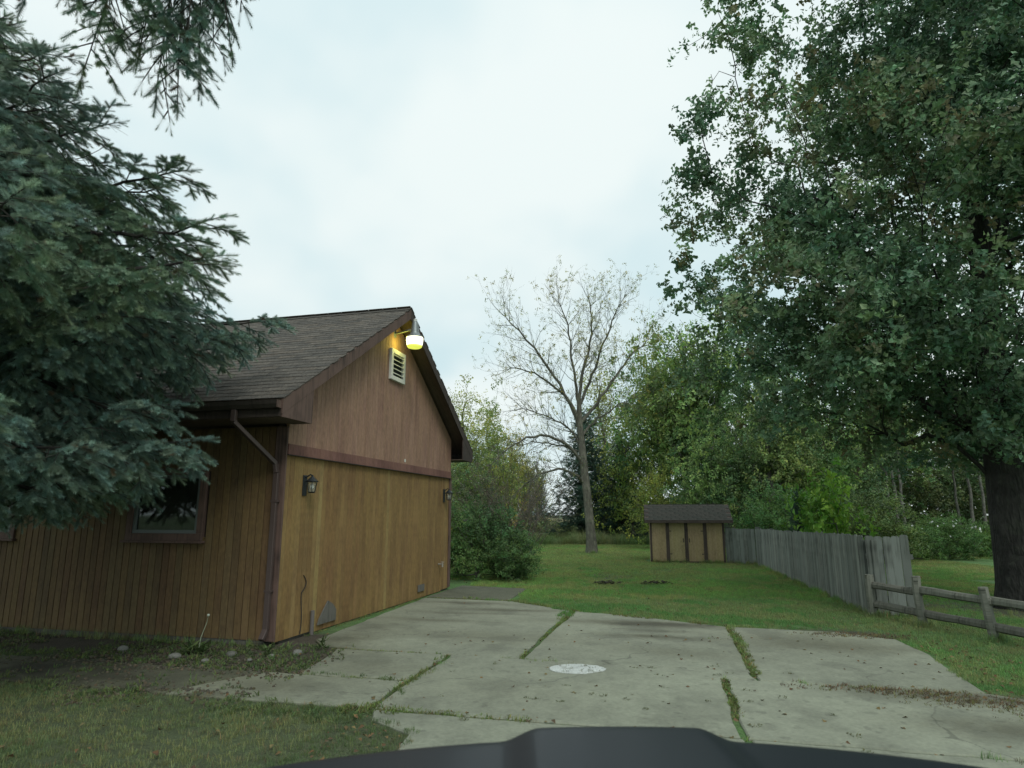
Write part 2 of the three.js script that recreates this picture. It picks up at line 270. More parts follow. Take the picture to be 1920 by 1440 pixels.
{
  // gable wall (lx = 0 plane)
  const BY = 2.58;
  const lower = part('wall', boxG(-.17, -.045, .1, BY - .0, -HW + .02, -.17), M.dark, house, 'lower gable wall of ochre sheets, partly filling an old garage door');
  const top = (z) => roofY(z) - .17;
  const sh = new THREE.Shape([new THREE.Vector2(.02, BY + .01), new THREE.Vector2(HW - .02, BY + .01), new THREE.Vector2(HW - .02, top(0)), new THREE.Vector2(HW / 2, top(RZ)), new THREE.Vector2(.02, top(0))]);
  let cg = new THREE.ExtrudeGeometry(sh, { depth: .1, bevelEnabled: false }); cg.rotateY(Math.PI / 2); cg.translate(-.15, 0, 0);
  const upper = part('wall', cg, M.dark, house, 'upper gable wall of faded reddish boards');
  for (let k = 0; ; k++) {
    const z1 = -.02 - k * G, z0 = Math.max(z1 - G + .005, -HW + .02); if (z1 < -HW + .05) break;
    const infill = z1 < -.93 && z1 > -6.2, seam = Math.abs(z1 + .93) < .07 || Math.abs(z1 + 3.4) < .06;
    const m = seam ? M.seam : infill ? (z1 > -2.6 ? pick([M.rust, M.rust, M.rustB, M.ochreB]) : pick([M.rustB, M.ochreB, M.ochreB, M.ochre])) : pick([M.ochre, M.ochreC, M.ochreC, M.ochreB]);
    const y0 = .03 + (infill ? -.015 : .01), vr = Math.floor(rnd() * 9), g = boardCache[`g${z1 - z0 > .105}${y0}|${vr}`] ??= shiftUV(boxG(-.044, 0, y0, BY - .02, z0 - z1, 0, .002), vr);
    const b = part('siding_board', g, m, lower); b.position.z = z1; b.position.x = (infill ? -.006 : 0) + rr(-.0015, .0015);
    // board above, cut to the slope
    const q = new THREE.Shape(); q.moveTo(-z1, BY + .1); q.lineTo(-z0, BY + .1); q.lineTo(-z0, top(z0)); if (z0 < RZ && z1 > RZ) q.lineTo(-RZ, top(RZ)); q.lineTo(-z1, top(z1)); q.closePath();
    let ug = new THREE.ExtrudeGeometry(q, { depth: .044, bevelEnabled: true, bevelSize: .002, bevelThickness: .002, bevelSegments: 1, bevelOffset: -.002 }); ug.rotateY(Math.PI / 2); ug.translate(-.028, 0, 0); ug = shiftUV(uvBox(ug), Math.floor(rnd() * 9));
    const u = part('siding_board', ug, pick([M.red, M.red, M.redB, M.redC]), upper); u.position.x = rr(-.001, .001);
  }
  part('trim_band', boxG(-.02, .034, BY - .01, BY + .14, -HW + .03, -.02, .004), M.band, house);
  part('flashing', boxG(-.02, .05, BY - .022, BY - .012, -HW + .02, -.01), M.dark, house);
  // corner boards
  part('corner_board', merge([boxG(-.15, .028, .06, 2.96, .002, .028, .003), boxG(.002, .0279, .06, 2.56, -.0, .001, .0)]), M.trim, house);
  part('corner_board', merge([boxG(.003, .03, .06, 2.56, -HW - .03, -HW + .09, .003), boxG(-.12, .0, .06, 2.9, -HW - .03, -HW - .004, .003)]), M.trim, house);
  // back wall and far end wall
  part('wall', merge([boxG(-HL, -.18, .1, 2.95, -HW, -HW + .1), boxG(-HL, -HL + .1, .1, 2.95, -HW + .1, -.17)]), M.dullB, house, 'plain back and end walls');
}
{
  // roof deck, soffits, fascias, gutter
  const LX = -HL - GO, tk = .05;
  const slab = (za, zb, ya, yb, drop, th) => { // sloping board along lx
    const s = new THREE.Shape([new THREE.Vector2(-za, ya - drop), new THREE.Vector2(-zb, yb - drop), new THREE.Vector2(-zb, yb - drop - th), new THREE.Vector2(-za, ya - drop - th)]);
    return s;
  };
  const ext = (s, x0, x1) => { const g = new THREE.ExtrudeGeometry(s, { depth: x1 - x0, bevelEnabled: false }); g.rotateY(Math.PI / 2); g.translate(x0, 0, 0); return uvBox(g); };
  const fz = EO, bz = -HW - EO;
  const roof = part('roof', merge([ext(slab(fz, RZ, EY, RY, .004, tk), LX, GO - .03), ext(slab(RZ, bz, RY, EY, .004, tk), LX, GO - .03)]), M.soffit, house);
  // shingles in courses, tabs one by one near the gable
  const len = Math.hypot(RY - EY, fz - RZ), ex = .142, nC = Math.ceil(len / ex), ang = Math.atan2(RY - EY, fz - RZ), tw = .305;
  const tabs = [0, 1, 2, 3].map(i => { const g = boxG(.003, tw - .004, -.0045, .0045, -ex * 1.25, 0, 0); const uv = g.attributes.uv; for (let k = 0; k < uv.count; k++) uv.setXY(k, uv.getX(k) + i * .31, uv.getY(k) + i * .47); return g; });
  const rest = [];
  let singles = 0;
  for (const side of [1, -1]) for (let c = 0; c < nC; c++) {
    const off = (c % 2) * tw / 2 + rr(-.02, .02);
    for (let j = 0; ; j++) {
      const x1 = GO + .3 - j * tw + off - tw / 2, x0 = x1 - tw; if (x0 < LX) break; if (x0 > GO) continue;
      const X0 = x0, X1 = Math.min(x1, GO + .012); if (X1 - X0 < .05) continue;
      const s0 = c * ex - .02;
      const m4 = new THREE.Matrix4();
      const zz = side > 0 ? fz - Math.cos(ang) * s0 : bz + Math.cos(ang) * s0, yy = EY + Math.sin(ang) * s0 + .012;
      const rot = new THREE.Matrix4().makeRotationX(side > 0 ? ang - .035 : -(ang - .035));
      m4.makeTranslation(X0, yy, zz).multiply(rot); if (side < 0) m4.multiply(new THREE.Matrix4().makeTranslation(0, 0, ex * 1.25));
      m4.multiply(new THREE.Matrix4().makeScale((X1 - X0) / tw, 1, 1)).multiply(new THREE.Matrix4().makeTranslation(0, rr(0, .003), side > 0 ? rr(-.004, .004) : 0));
      if (side > 0 && singles < 298 && j < 10) { const s = part('shingle', pick(tabs), pick(shMat), roof); s.applyMatrix4(m4); singles++; }
      else rest.push([pick(tabs).clone().applyMatrix4(m4), Math.floor(rnd() * 3)]);
    }
  }
  for (let k = 0; k < 3; k++) { const q = rest.filter(a => a[1] === k).map(a => a[0]); const s = part('shingles', mergeGeometries(q, false), shMat[k], roof); s.userData.kind = 'stuff'; }
  // ridge caps
  for (let j = 0; j < 34; j++) { const a = .17, x1 = GO + .01 - j * .3; const g = merge([boxG(-.33, 0, -.006, .006, -.16, 0).rotateX(-a * 0 - -ang).translate(0, 0, 0)]); const g2 = boxG(-.33, 0, -.006, .006, 0, .16).rotateX(ang); const g1 = boxG(-.33, 0, -.006, .006, -.16, 0).rotateX(-ang); const r = part('ridge_cap', merge([g1, g2]), shMat[3], roof); r.position.set(x1, RY + .028, RZ); r.rotation.z = .02; }
  // rake fascia on the gable end
  const rake = (za, zb, ya, yb) => ext(slab(za, zb, ya, yb, .01, .2), GO - .028, GO);
  part('fascia', rake(fz + .01, RZ, EY, RY), M.trim, house); part('fascia', rake(RZ, bz - .01, RY, EY), M.dark, house);
  // boxed eaves
  const box = (z0, z1) => merge([boxG(LX, GO - .03, EY - .25, EY - .235, z0, z1)]);
  part('soffit', merge([box(.032, fz - .02), box(bz + .02, -HW - .034)]), M.soffit, house);
  part('soffit', merge([ext(slab(fz - .06, RZ, EY + slope * -.06 * -1 - .0, RY, .075, .012), .04, GO - .03), ext(slab(RZ, bz + .06, RY, EY + slope * .06, .075, .012), .04, GO - .03)]), M.soffit, house);
  part('fascia', boxG(LX, GO - .03, EY - .24, EY - .03, fz - .02, fz), M.dark, house);
  part('fascia', boxG(LX, GO - .03, EY - .24, EY - .03, bz, bz + .02), M.dark, house);
  // eave returns: triangular cheek closing the boxed eave at the gable end
  const cheek = (za, zb) => { const s = new THREE.Shape([new THREE.Vector2(-za, EY - .25), new THREE.Vector2(-zb, EY - .25), new THREE.Vector2(-zb, roofY(zb) - .2), new THREE.Vector2(-za, roofY(za) - .2)]); return ext(s, GO - .03, GO - .004); };
  part('eave_return', cheek(fz, .05 - .12), M.trim, house); part('eave_return', cheek(-HW + .08, bz), M.dark, house);
  part('eave_return', merge([boxG(.04, GO - .03, EY - .25, EY - .23, -.07, .05), boxG(.04, GO - .03, EY - .25, EY - .23, -HW - .05, -HW + .08)]), M.soffit, house);
  // gutter: a K-profile trough
  const gs = new THREE.Shape([[0, 0], [.07, 0], [.1, .05], [.115, .1], [.107, .1], [.093, .052], [.066, .008], [.008, .008], [.008, .1], [0, .1]].map(a => new THREE.Vector2(-a[0], a[1])));
  let gg = new THREE.ExtrudeGeometry(gs, { depth: HL + 2 * GO - .05, bevelEnabled: false }); gg.rotateY(Math.PI / 2); gg.translate(LX + .02, EY - .135, fz); const gut = part('gutter', uvBox(gg), M.gutter, house);
  part('end_cap', boxG(GO - .032, GO - .024, EY - .135, EY - .036, fz + .003, fz + .11), M.trim, gut);
  // downspout: leg from the gutter back to the corner, then down
  const sp = [V(-.36, EY - .14, fz + .05), V(-.36, EY - .3, fz + .05), V(-.1, 2.43, .075), V(-.075, 2.3, .075), V(-.075, .22, .075), V(-.075, .1, .16)];
  const segs = []; for (let k = 0; k + 1 < sp.length; k++) segs.push(beam(sp[k], sp[k + 1], .075, .055, .008)); part('downspout', merge(segs), M.spout, house);
  part('strap', merge([boxG(-.125, -.025, 1.9, 1.93, .03, .108), boxG(-.125, -.025, .7, .73, .03, .108)]), M.spout, house);
}
{
  // louvred gable vent
  const z0 = -3.86, z1 = -3.2, y0 = 4.3, y1 = 4.92, t = .085;
  const v = part('gable_vent', merge([boxG(.0, .075, y0, y1, z0, z0 + t, .008), boxG(0, .075, y0, y1, z1 - t, z1, .008), boxG(0, .0745, y0, y0 + t, z0 + t, z1 - t, .006), boxG(0, .0745, y1 - t, y1, z0 + t, z1 - t, .006)]), M.white, house);
  part('backing', boxG(.004, .02, y0 + t, y1 - t, z0 + t, z1 - t), std([.03, .035, .03]), v);
  const n = 5, st = (y1 - y0 - 2 * t) / n; for (let k = 0; k < n; k++) { let g = boxG(-.035, .035, -.007, .007, z0 + t, z1 - t, .003); g.rotateZ(-.6); g.translate(.045, y0 + t + (k + .72) * st, 0); part('slat', g, M.white, v); }
  // grey boards patching holes low in the wall
  const grey = std([.12, .115, .1], { map: T.wood });
  const s = new THREE.Shape([[1.08, .1], [1.62, .1], [1.62, .26], [1.5, .36], [1.36, .42], [1.12, .18]].map(a => new THREE.Vector2(...a)));
  let g = new THREE.ExtrudeGeometry(s, { depth: .018, bevelEnabled: false }); g.rotateY(Math.PI / 2); g.translate(.003, 0, 0); part('patch', uvBox(g), grey, house, 'larger dog-eared grey patch low on the gable wall');
  part('patch', boxG(.002, .02, .14, .28, -5.32, -4.98, .004), grey, house, 'smaller grey patch near the far corner');
  part('stub_pipe', new THREE.CylinderGeometry(.03, .03, .34, 10).translate(.05, .17, -.87), std([.12, .11, .1]), house);
  const c = new Limbs(); const pts = []; for (let k = 0; k <= 20; k++) { const t = k / 20; pts.push(V(.012, mix(.05, .86, t), -.62 - .02 * Math.sin(t * 7) - (t > .7 ? .1 * Math.sin((t - .7) / .3 * Math.PI) : 0))); } c.path(pts, pts.map(() => .007), 5); part('cable', c.geo(), std([.02, .02, .02]), house);
  part('hose_tap', merge([new THREE.CylinderGeometry(.018, .018, .1, 8).rotateZ(Math.PI / 2).translate(.05, .62, -6.16), new THREE.CylinderGeometry(.022, .022, .08, 8).translate(.1, .6, -6.16), new THREE.CylinderGeometry(.04, .04, .012, 10).translate(.1, .665, -6.16)]), std([.4, .38, .33], { metalness: .6, roughness: .5 }), house);
  part('plug', new THREE.CylinderGeometry(.028, .035, .02, 12).rotateZ(Math.PI / 2).translate(.012, 2.79, -4.1), M.white, house);
}
// wall lanterns
function lantern(lz, label) {
  const [x, z] = toW(0, lz); const o = thing('wall_lantern', label, 'lantern', [x, 2.0, z], -HA, 'lanterns on the gable wall');
  const blk = std([.02, .025, .028], { roughness: .45, metalness: .3 });
  part('back_plate', boxG(.0, .018, .0, .3, -.05, .05, .006), blk, o);
  part('arm', merge([beam(V(.012, .26, 0), V(.1, .31, 0), .016, .016), beam(V(.1, .31, 0), V(.13, .285, 0), .016, .016)]), blk, o);
  part('cap', merge([new THREE.CylinderGeometry(.015, .092, .075, 6).translate(.13, .245, 0), new THREE.SphereGeometry(.014, 8, 6).translate(.13, .292, 0), new THREE.CylinderGeometry(.095, .09, .012, 6).translate(.13, .204, 0)]), blk, o);
  const bars = []; for (let k = 0; k < 6; k++) { const a = k / 6 * Math.PI * 2; bars.push(beam(V(.13 + Math.cos(a) * .078, .2, Math.sin(a) * .078), V(.13 + Math.cos(a) * .052, .055, Math.sin(a) * .052), .008, .008)); } bars.push(new THREE.CylinderGeometry(.056, .04, .02, 6).translate(.13, .048, 0)); part('cage', merge(bars.map(uvBox)), blk, o);
  part('glass', new THREE.CylinderGeometry(.074, .05, .14, 6, 1, true).translate(.13, .128, 0), new THREE.MeshPhysicalMaterial({ color: lin(.85, .88, .85), roughness: .25, transmission: .9, thickness: 0, side: THREE.DoubleSide }), o);
  part('bulb', new THREE.SphereGeometry(.03, 12, 10).scale(1, 1.3, 1).translate(.13, .13, 0), std([.75, .75, .7], { roughness: .3 }), o);
}
lantern(-.52, 'black wall lantern near the left corner of the gable wall'); lantern(-6.42, 'black wall lantern at the far right edge of the gable wall');
// lit dusk-to-dawn lamp on its arm under the gable peak
{
  const lz = RZ, out = .44, [x, z] = toW(out, lz), gy = 5.06;
  const o = thing('yard_lamp', 'lit yard lamp with a glowing drum lens under the gable peak', 'lamp', [x, gy, z], -HA);
  const met = std([.22, .25, .25], { roughness: .45, metalness: .4 });
  part('lamp_housing', merge([new THREE.LatheGeometry([[.0, .42], [.045, .42], [.05, .4], [.062, .37], [.085, .2], [.1, .15], [.165, .11], [.172, .1], [.165, .09], [.0, .09]].map(a => new THREE.Vector2(...a)), 24)]), met, o);
  part('photocell', new THREE.CylinderGeometry(.035, .04, .05, 14).translate(0, .445, 0), std([.5, .52, .48], { roughness: .4 }), o);
  part('arm', beam(V(-out + .01, .2, 0), V(-.06, .26, 0), .04, .04, .012), met, o);
  part('wall_bracket', boxG(-out, -out + .02, .12, .28, -.06, .06, .005), met, o);
  part('lens', new THREE.LatheGeometry([[.163, .088], [.168, .06], [.158, -.03], [.148, -.075], [.135, -.088]].map(a => new THREE.Vector2(...a)), 28), new THREE.MeshStandardMaterial({ color: lin(.8, .8, .6), emissive: lin(1, .98, .74), emissiveIntensity: 1.9, side: THREE.DoubleSide, roughness: .4 }), o);
  part('lens_rim', new THREE.LatheGeometry([[.149, -.074], [.143, -.1], [.12, -.118], [.0, -.122]].map(a => new THREE.Vector2(...a)), 28), new THREE.MeshStandardMaterial({ color: lin(.7, .7, .2), emissive: lin(.72, .78, .1), emissiveIntensity: 1, side: THREE.DoubleSide, roughness: .4 }), o);
  const L = new THREE.PointLight(lin(1, .92, .1), .36, 0, 2); L.name = 'yard_lamp_light'; L.position.set(...(() => { const [a, b] = toW(out - .24, lz); return [a, gy - .0, b]; })()); L.castShadow = true; L.shadow.radius = 3; scene.add(L);
}
// ------------------------------------------------------------------ shed
{
  const W = 2.58, D = 1.7, Hh = 1.53; const sx = 6.27, sz = -23.95;
  const o = thing('garden_shed', 'low tan garden shed with dark trim at the end of the fence', 'shed', [sx, 0, sz], -.19);
  const tan = [siding([.41, .315, .18]), siding([.39, .32, .175]), siding([.385, .295, .165])], dk = std([.075, .055, .045], { map: T.wood });
  part('wall', merge([boxG(-W / 2, W / 2, .03, Hh, -D, -.04), boxG(-W / 2, -W / 2 + .03, 0, .03, -D, 0)]), std([.33, .26, .14], { map: T.stain }), o);
  const xs = [-W / 2, -W / 2 + .62, -W / 2 + 1.27, -W / 2 + 1.92, W / 2];
  for (let k = 0; k < 4; k++) { const door = k === 1 || k === 2; const p = part(door ? 'door' : 'panel', boxG(xs[k] + .03, xs[k + 1] - .03, .06, Hh - (door ? .12 : .02), -.04, door ? .005 : 0, .003), tan[k % 3], o);
    if (door) { for (const hy of [.3, 1.1]) part('hinge', boxG(k === 1 ? xs[1] + .062 : xs[3] - .14, k === 1 ? xs[1] + .14 : xs[3] - .062, hy, hy + .03, .003, .012, .002), dk, p); part('handle', boxG(k === 1 ? xs[2] - .12 : xs[2] + .09, k === 1 ? xs[2] - .09 : xs[2] + .12, .72, .86, .0, .03, .006), dk, p); } }
  for (let k = 0; k < 5; k++) { const w = k === 0 || k === 4 ? .07 : .12, x = xs[k] + (k === 0 ? .03 : k === 4 ? -.03 : 0); part('trim_board', boxG(x - w / 2, x + w / 2, .0, Hh, -.02, .024, .004), dk, o); }
  part('trim_board', boxG(xs[1] + .061, xs[3] - .061, Hh - .11, Hh - .005, -.02, .018, .003), dk, o);
  part('trim_board', boxG(xs[1] + .061, xs[3] - .061, .0, .065, -.02, .014, .003), dk, o);
  const rz = -D / 2, yr = 2.06, ye = Hh + .02, e = .2, x0 = -W / 2 - .18, x1 = W / 2 + .3;
  const sh = new THREE.Shape([[-e, ye - .06], [D / 2, yr], [D + e, ye - .06], [D + e, ye - .11], [D / 2, yr - .06], [-e, ye - .11]].map(a => new THREE.Vector2(...a)));
  let g = new THREE.ExtrudeGeometry(sh, { depth: x1 - x0, bevelEnabled: false }); g.rotateY(Math.PI / 2); g.translate(x0, 0, 0); const rf = part('roof', uvBox(g), dk, o);
  const an = Math.atan2(yr - ye + .06, D / 2 + e), L = Math.hypot(yr - ye + .06, D / 2 + e), tabm = [std([.06, .062, .052], { map: T.shingle, roughness: .95 }), std([.068, .066, .056], { map: T.shingle, roughness: .95 })];
  for (const s of [1, -1]) for (let c = 0; c < 8; c++) for (let j = 0; j < (c % 2 ? 9 : 10); j++) { const w = (x1 - x0) / 10, gg = boardCache['st' + c % 2] ??= boxG(.004, w - .004, 0, .01, -.17, 0); const m = part('shingle', gg, pick(tabm), rf); const s0 = c * L / 8; m.position.set(x0 + (j + (c % 2) * .5) * w, ye - .055 + Math.sin(an) * s0, s > 0 ? e - Math.cos(an) * s0 : -D - e + Math.cos(an) * s0); m.rotation.set(s > 0 ? an - .03 : -(an - .03), 0, 0); if (s < 0) m.translateZ(.17); }
  part('fascia', boxG(x0, x1, ye - .15, ye - .055, e - .0, e + .02, .003), dk, o);
  const tri = new THREE.Shape([[0, Hh], [D / 2, yr - .07], [D, Hh]].map(a => new THREE.Vector2(...a))); for (const x of [-W / 2, W / 2 - .03]) { let t = new THREE.ExtrudeGeometry(tri, { depth: .03, bevelEnabled: false }); t.rotateY(Math.PI / 2); t.translate(x, 0, 0); part('gable', uvBox(t), tan[0], o); }
}
// ------------------------------------------------------------------ grey picket privacy fence
{
  const o = thing('privacy_fence', 'weathered grey board privacy fence running from the shed to the rail fence', 'fence', [6.25, 0, -11.84]);
  const mats = [[.18, .2, .178], [.15, .168, .15], [.21, .225, .2], [.165, .178, .158], [.13, .145, .127]].map(c => std(c, { map: T.wood, bumpMap: T.grain, bumpScale: .004, roughness: .95 }));
  const line = [[7.58, -23.72], [8.35, -22.9], [6.25, -11.84], [6.96, -11.64]]; const pw = .138;
  const geos = [0, 1, 2].map(k => { const hgt = 1.36; const s = new THREE.Shape([[-pw / 2, 0], [pw / 2 - .006, 0], [pw / 2 - .006, hgt - .025], [pw / 2 - .03, hgt], [-pw / 2 + .024, hgt], [-pw / 2, hgt - .025]].map(a => new THREE.Vector2(...a))); const g = new THREE.ExtrudeGeometry(s, { depth: .017, bevelEnabled: false }); const u = uvBox(g); const uv = u.attributes.uv; for (let i = 0; i < uv.count; i++) uv.setXY(i, uv.getX(i) + k * .27, uv.getY(i) + k * .61); return u; });
  for (let s = 0; s < 3; s++) {
    const a = line[s], b = line[s + 1], L = Math.hypot(b[0] - a[0], b[1] - a[1]), dx = (b[0] - a[0]) / L, dz = (b[1] - a[1]) / L, n = Math.floor(L / pw), yaw = Math.atan2(-dz, dx);
    for (let k = 0; k < n; k++) { const m = part('picket', pick(geos), pick(mats), o); const t = (k + .5) * pw; m.position.set(a[0] + dx * t - 6.25 + rr(-.004, .004), .0 + rr(-.015, .012), a[1] + dz * t + 11.84 + rr(-.006, .006)); m.rotation.set(0, yaw, rr(-.008, .008)); m.scale.y = 1 - .1 * (s === 0 ? 1 : s === 1 ? 1 - t / L : 0) + rr(-.012, .012); }
    const nx = -dz, nz = dx; const off = s === 1 ? -1 : -1; const q = .055;
    for (const y of [.3, 1.0]) { part('rail', beam(V(a[0] - 6.25 + nx * q * off, y, a[1] + 11.84 + nz * q * off), V(b[0] - 6.25 + nx * q * off, y, b[1] + 11.84 + nz * q * off), .04, .085, .004), mats[3], o); }
    const np = Math.max(1, Math.round(L / 2.4)); for (let k = 0; k <= np; k++) { if (s === 2 && k === np) break; const t = k / np; part('post', boxG(-.045, .045, 0, 1.28, -.045, .045, .006).translate(mix(a[0], b[0], t) - 6.25 + nx * .12 * off, 0, mix(a[1], b[1], t) + 11.84 + nz * .12 * off), mats[4], o); }
  }
}
// split-rail fence
{
  const P = [[6.16, -11.66], [6.45, -10.72], [6.7, -9.52], [6.98, -8.1], [7.2, -6.4], [7.35, -4.4]];
  const o = thing('split_rail_fence', 'low weathered two-rail wooden fence beside the driveway at the right', 'fence', [6.16, 0, -11.66]);
  const m1 = std([.155, .16, .13], { map: T.wood, bumpMap: T.bark, bumpScale: .012, roughness: .95 }), m2 = std([.125, .125, .102], { map: T.wood, bumpMap: T.bark, bumpScale: .012, roughness: .95 });
  const rough = (a, b, w, h, sd) => { const d = b.clone().sub(a), L = d.length(), n = 10; const s = new THREE.Shape([[-.5, -.32], [-.2, -.5], [.25, -.46], [.5, -.15], [.45, .3], [.15, .5], [-.3, .42], [-.5, .1]].map(q => new THREE.Vector2(q[0] * w, q[1] * h))); const g = new THREE.ExtrudeGeometry(s, { depth: L, steps: n, bevelEnabled: true, bevelSize: .008, bevelThickness: .008, bevelSegments: 1, bevelOffset: -.008 });
    const p = g.attributes.position; for (let i = 0; i < p.count; i++) { const z = p.getZ(i), ang = Math.atan2(p.getY(i), p.getX(i)); const k = 1 + .3 * (fbm(z * 2.2 + sd, ang * 1.2 + sd * 3, 3) - .5); p.setXYZ(i, p.getX(i) * k + .02 * (fbm(z * 1.5 + sd, 7, 2) - .5) * w * 10, p.getY(i) * k + .02 * (fbm(z * 1.5 + sd, 17, 2) - .5) * w * 10, z); }
    g.computeVertexNormals(); const u = uvBox(g); const m = new THREE.Matrix4().lookAt(b, a, V(0, 1, .001)); m.setPosition(a); return u.applyMatrix4(m); };
  P.forEach(([x, z], k) => { const h = [.7, .76, .72, .74, .72, .73][k], lean = [.0, -.03, -.05, .03, .02, -.02][k], q = V(x - 6.16, -.05, z + 11.66);
    part('post', rough(q, V(q.x + lean, h, q.z + lean), .135, .13, k * 5.3), m1, o);
    if (k + 1 < P.length) { const [x2, z2] = P[k + 1]; for (const y of [.2, .54]) part('rail', rough(V(q.x + rr(-.02, .02), y + rr(-.03, .03), q.z - .04), V(x2 - 6.16 + rr(-.02, .02), y + rr(-.03, .03), z2 + 11.66 + .04), .095, .115, k * 3.7 + y * 9), pick([m1, m2]), o); } });
}
// ------------------------------------------------------------------ leaves, sprigs, trees
// a leaf: base at origin, along +y, folded on its midrib, colour from the material
function leafInto(P, N, at, dir, up, len, wid, fold = .25) {
  P.c ??= []; const g0 = rr(.62, 1.3), sh = [g0 * rr(.9, 1.2), g0, g0 * rr(.8, 1.1)];
  const r = dir.clone().cross(up).normalize(), u = r.clone().cross(dir).normalize();
  const q = (a, b, c) => at.clone().addScaledVector(dir, a * len).addScaledVector(r, b * wid).addScaledVector(u, c * wid);
  const b = q(0, 0, 0), m = q(.55, 0, -.12), t = q(1, 0, -.3), l1 = q(.38, -.5, fold * .5), r1 = q(.38, .5, fold * .5);
  for (const [x, y, z] of [[b, m, l1], [l1, m, t], [b, r1, m], [m, r1, t]]) { const n = y.clone().sub(x).cross(z.clone().sub(x)).normalize(); for (const v of [x, y, z]) { P.push(v.x, v.y, v.z); N.push(n.x, n.y, n.z); P.c.push(...sh); } }
}
function soup(P, N) { const g = new THREE.BufferGeometry(); if (P.c) g.setAttribute('color', new THREE.Float32BufferAttribute(P.c, 3)); g.setAttribute('position', new THREE.Float32BufferAttribute(P, 3)); g.setAttribute('normal', new THREE.Float32BufferAttribute(N, 3)); return g; }
const rdir = () => { const z = rr(-1, 1), a = rr(0, 2 * Math.PI), s = Math.sqrt(1 - z * z); return V(s * Math.cos(a), z, s * Math.sin(a)); };
function sprig(n, L, leaf, wid, droop = .3) { // a short twig with leaves, along +y
  const P = [], N = [];
  for (let k = 0; k < n; k++) {
    const t = (k + .5) / n, a = k * 2.4 + rr(-.4, .4), at = V(rr(-.15, .15) * L, t * L, rr(-.15, .15) * L);
    const d = V(Math.cos(a), rr(-.2, .7) - droop, Math.sin(a)).normalize(), s = rr(.7, 1.15);
    leafInto(P, N, at, d, V(rr(-.5, .5), 1, rr(-.5, .5)), leaf * s, wid * s, rr(.1, .5));
  }
  return soup(P, N);
}
const Q = new THREE.Quaternion(), Y1 = V(0, 1, 0), S1 = V(1, 1, 1), MX = new THREE.Matrix4();
function scatter(name, geo, mat, items, parent, kind) { // items: {p, d (direction) or q, s, c}
  const m = new THREE.InstancedMesh(geo, mat, items.length); m.name = name; m.castShadow = m.receiveShadow = true; const col = new THREE.Color();
  items.forEach((it, i) => { if (it.q) Q.copy(it.q); else { Q.setFromUnitVectors(Y1, it.d); Q.multiply(new THREE.Quaternion().setFromAxisAngle(Y1, it.a ?? rnd() * 6.283)); } MX.compose(it.p, Q, S1.setScalar(it.s ?? 1)); m.setMatrixAt(i, MX); if (it.c) m.setColorAt(i, col.setRGB(...it.c)); });
  S1.setScalar(1); if (kind) m.userData.kind = kind; (parent ?? scene).add(m); return m;
}
// branches that reach every point of a crown, grown from a trunk polyline
function grow(trunk, pts, { step = .45, jit = .06, w = .5, rTip = .006, ex = 2.2, up = .0 } = {}) {
  const N = []; const addN = (p, par) => { N.push({ p, par, len: par < 0 ? 0 : N[par].len + p.distanceTo(N[par].p), ch: 0, r: 0, kids: 0 }); return N.length - 1; };
  let last = -1; for (const q of trunk) last = addN(q.clone(), last);
  N.stem = trunk.length; const fork = trunk[Math.floor(trunk.length * .45)];
  pts = pts.slice().sort((a, b) => a.distanceToSquared(fork) - b.distanceToSquared(fork));
  for (const q of pts) {
    let best = 1e9, bi = 0; for (let i = 1; i < N.length; i++) { const n = N[i]; const dx = q.x - n.p.x, dy = q.y - n.p.y, dz = q.z - n.p.z; let d = Math.sqrt(dx * dx + dy * dy + dz * dz); if (dy < -.2) d += -dy * .6; const c = d + w * n.len; if (c < best) { best = c; bi = i; } }
    const a = N[bi].p, d = a.distanceTo(q), k = Math.max(1, Math.round(d / step)); let par = bi;
    const pd = N[bi].par >= 0 ? a.clone().sub(N[N[bi].par].p).normalize() : V(0, 1, 0);
    for (let s = 1; s <= k; s++) { const t = s / k; const p = a.clone().lerp(q, t).addScaledVector(pd, d * .22 * Math.sin(Math.PI * t)); p.y += up * d * Math.sin(Math.PI * t); if (s < k) p.add(rdir().multiplyScalar(jit * Math.min(1, d))); par = addN(p, par); }
  }
  for (let i = N.length - 1; i >= 0; i--) { const n = N[i]; n.r = n.kids ? Math.pow(n.ch, 1 / ex) : rTip; if (n.par >= 0) { N[n.par].ch += Math.pow(n.r, ex); N[n.par].kids++; } }
  return N;
}
function woodOf(N, rBase, minR = 0, flare = 1.5) { // limbs mesh from nodes; the stem tapers from rBase
  const L = new Limbs(), k = rBase / N[1].r, T0 = N.stem; N.forEach((n, i) => { if (i < T0) n.stemR = rBase * Math.pow(1 - i / (T0 + .5), .75); });
  const f = n => n.stemR ?? n.r * mix(1, k, smooth(.012, N[1].r * .6, n.r));
  L.stem(N.slice(0, T0).map(n => n.p), N.slice(0, T0).map(n => n.stemR), rBase > .3 ? 22 : 12, flare - 1, rBase * 50);
  for (const n of N) { if (n.par < 0 || n.stemR) continue; const p = N[n.par]; let rb = n.stemR ? f(n) : Math.min(f(n), f(p) * .95), ra = n.stemR ? f(p) : Math.min(f(p), Math.max(rb * 1.4, .01)); if (ra < minR) continue; L.seg(p.p, n.p, ra, rb, ra > .12 ? 12 : ra > .04 ? 7 : ra > .015 ? 5 : 3, n.len); }
  return L.geo();
}
const jcol = (c, j = .25) => { const k = 1 + rr(-j, j), h = rr(-.12, .12); return [c[0] * k * (1 + h), c[1] * k, c[2] * k * (1 - h)]; };
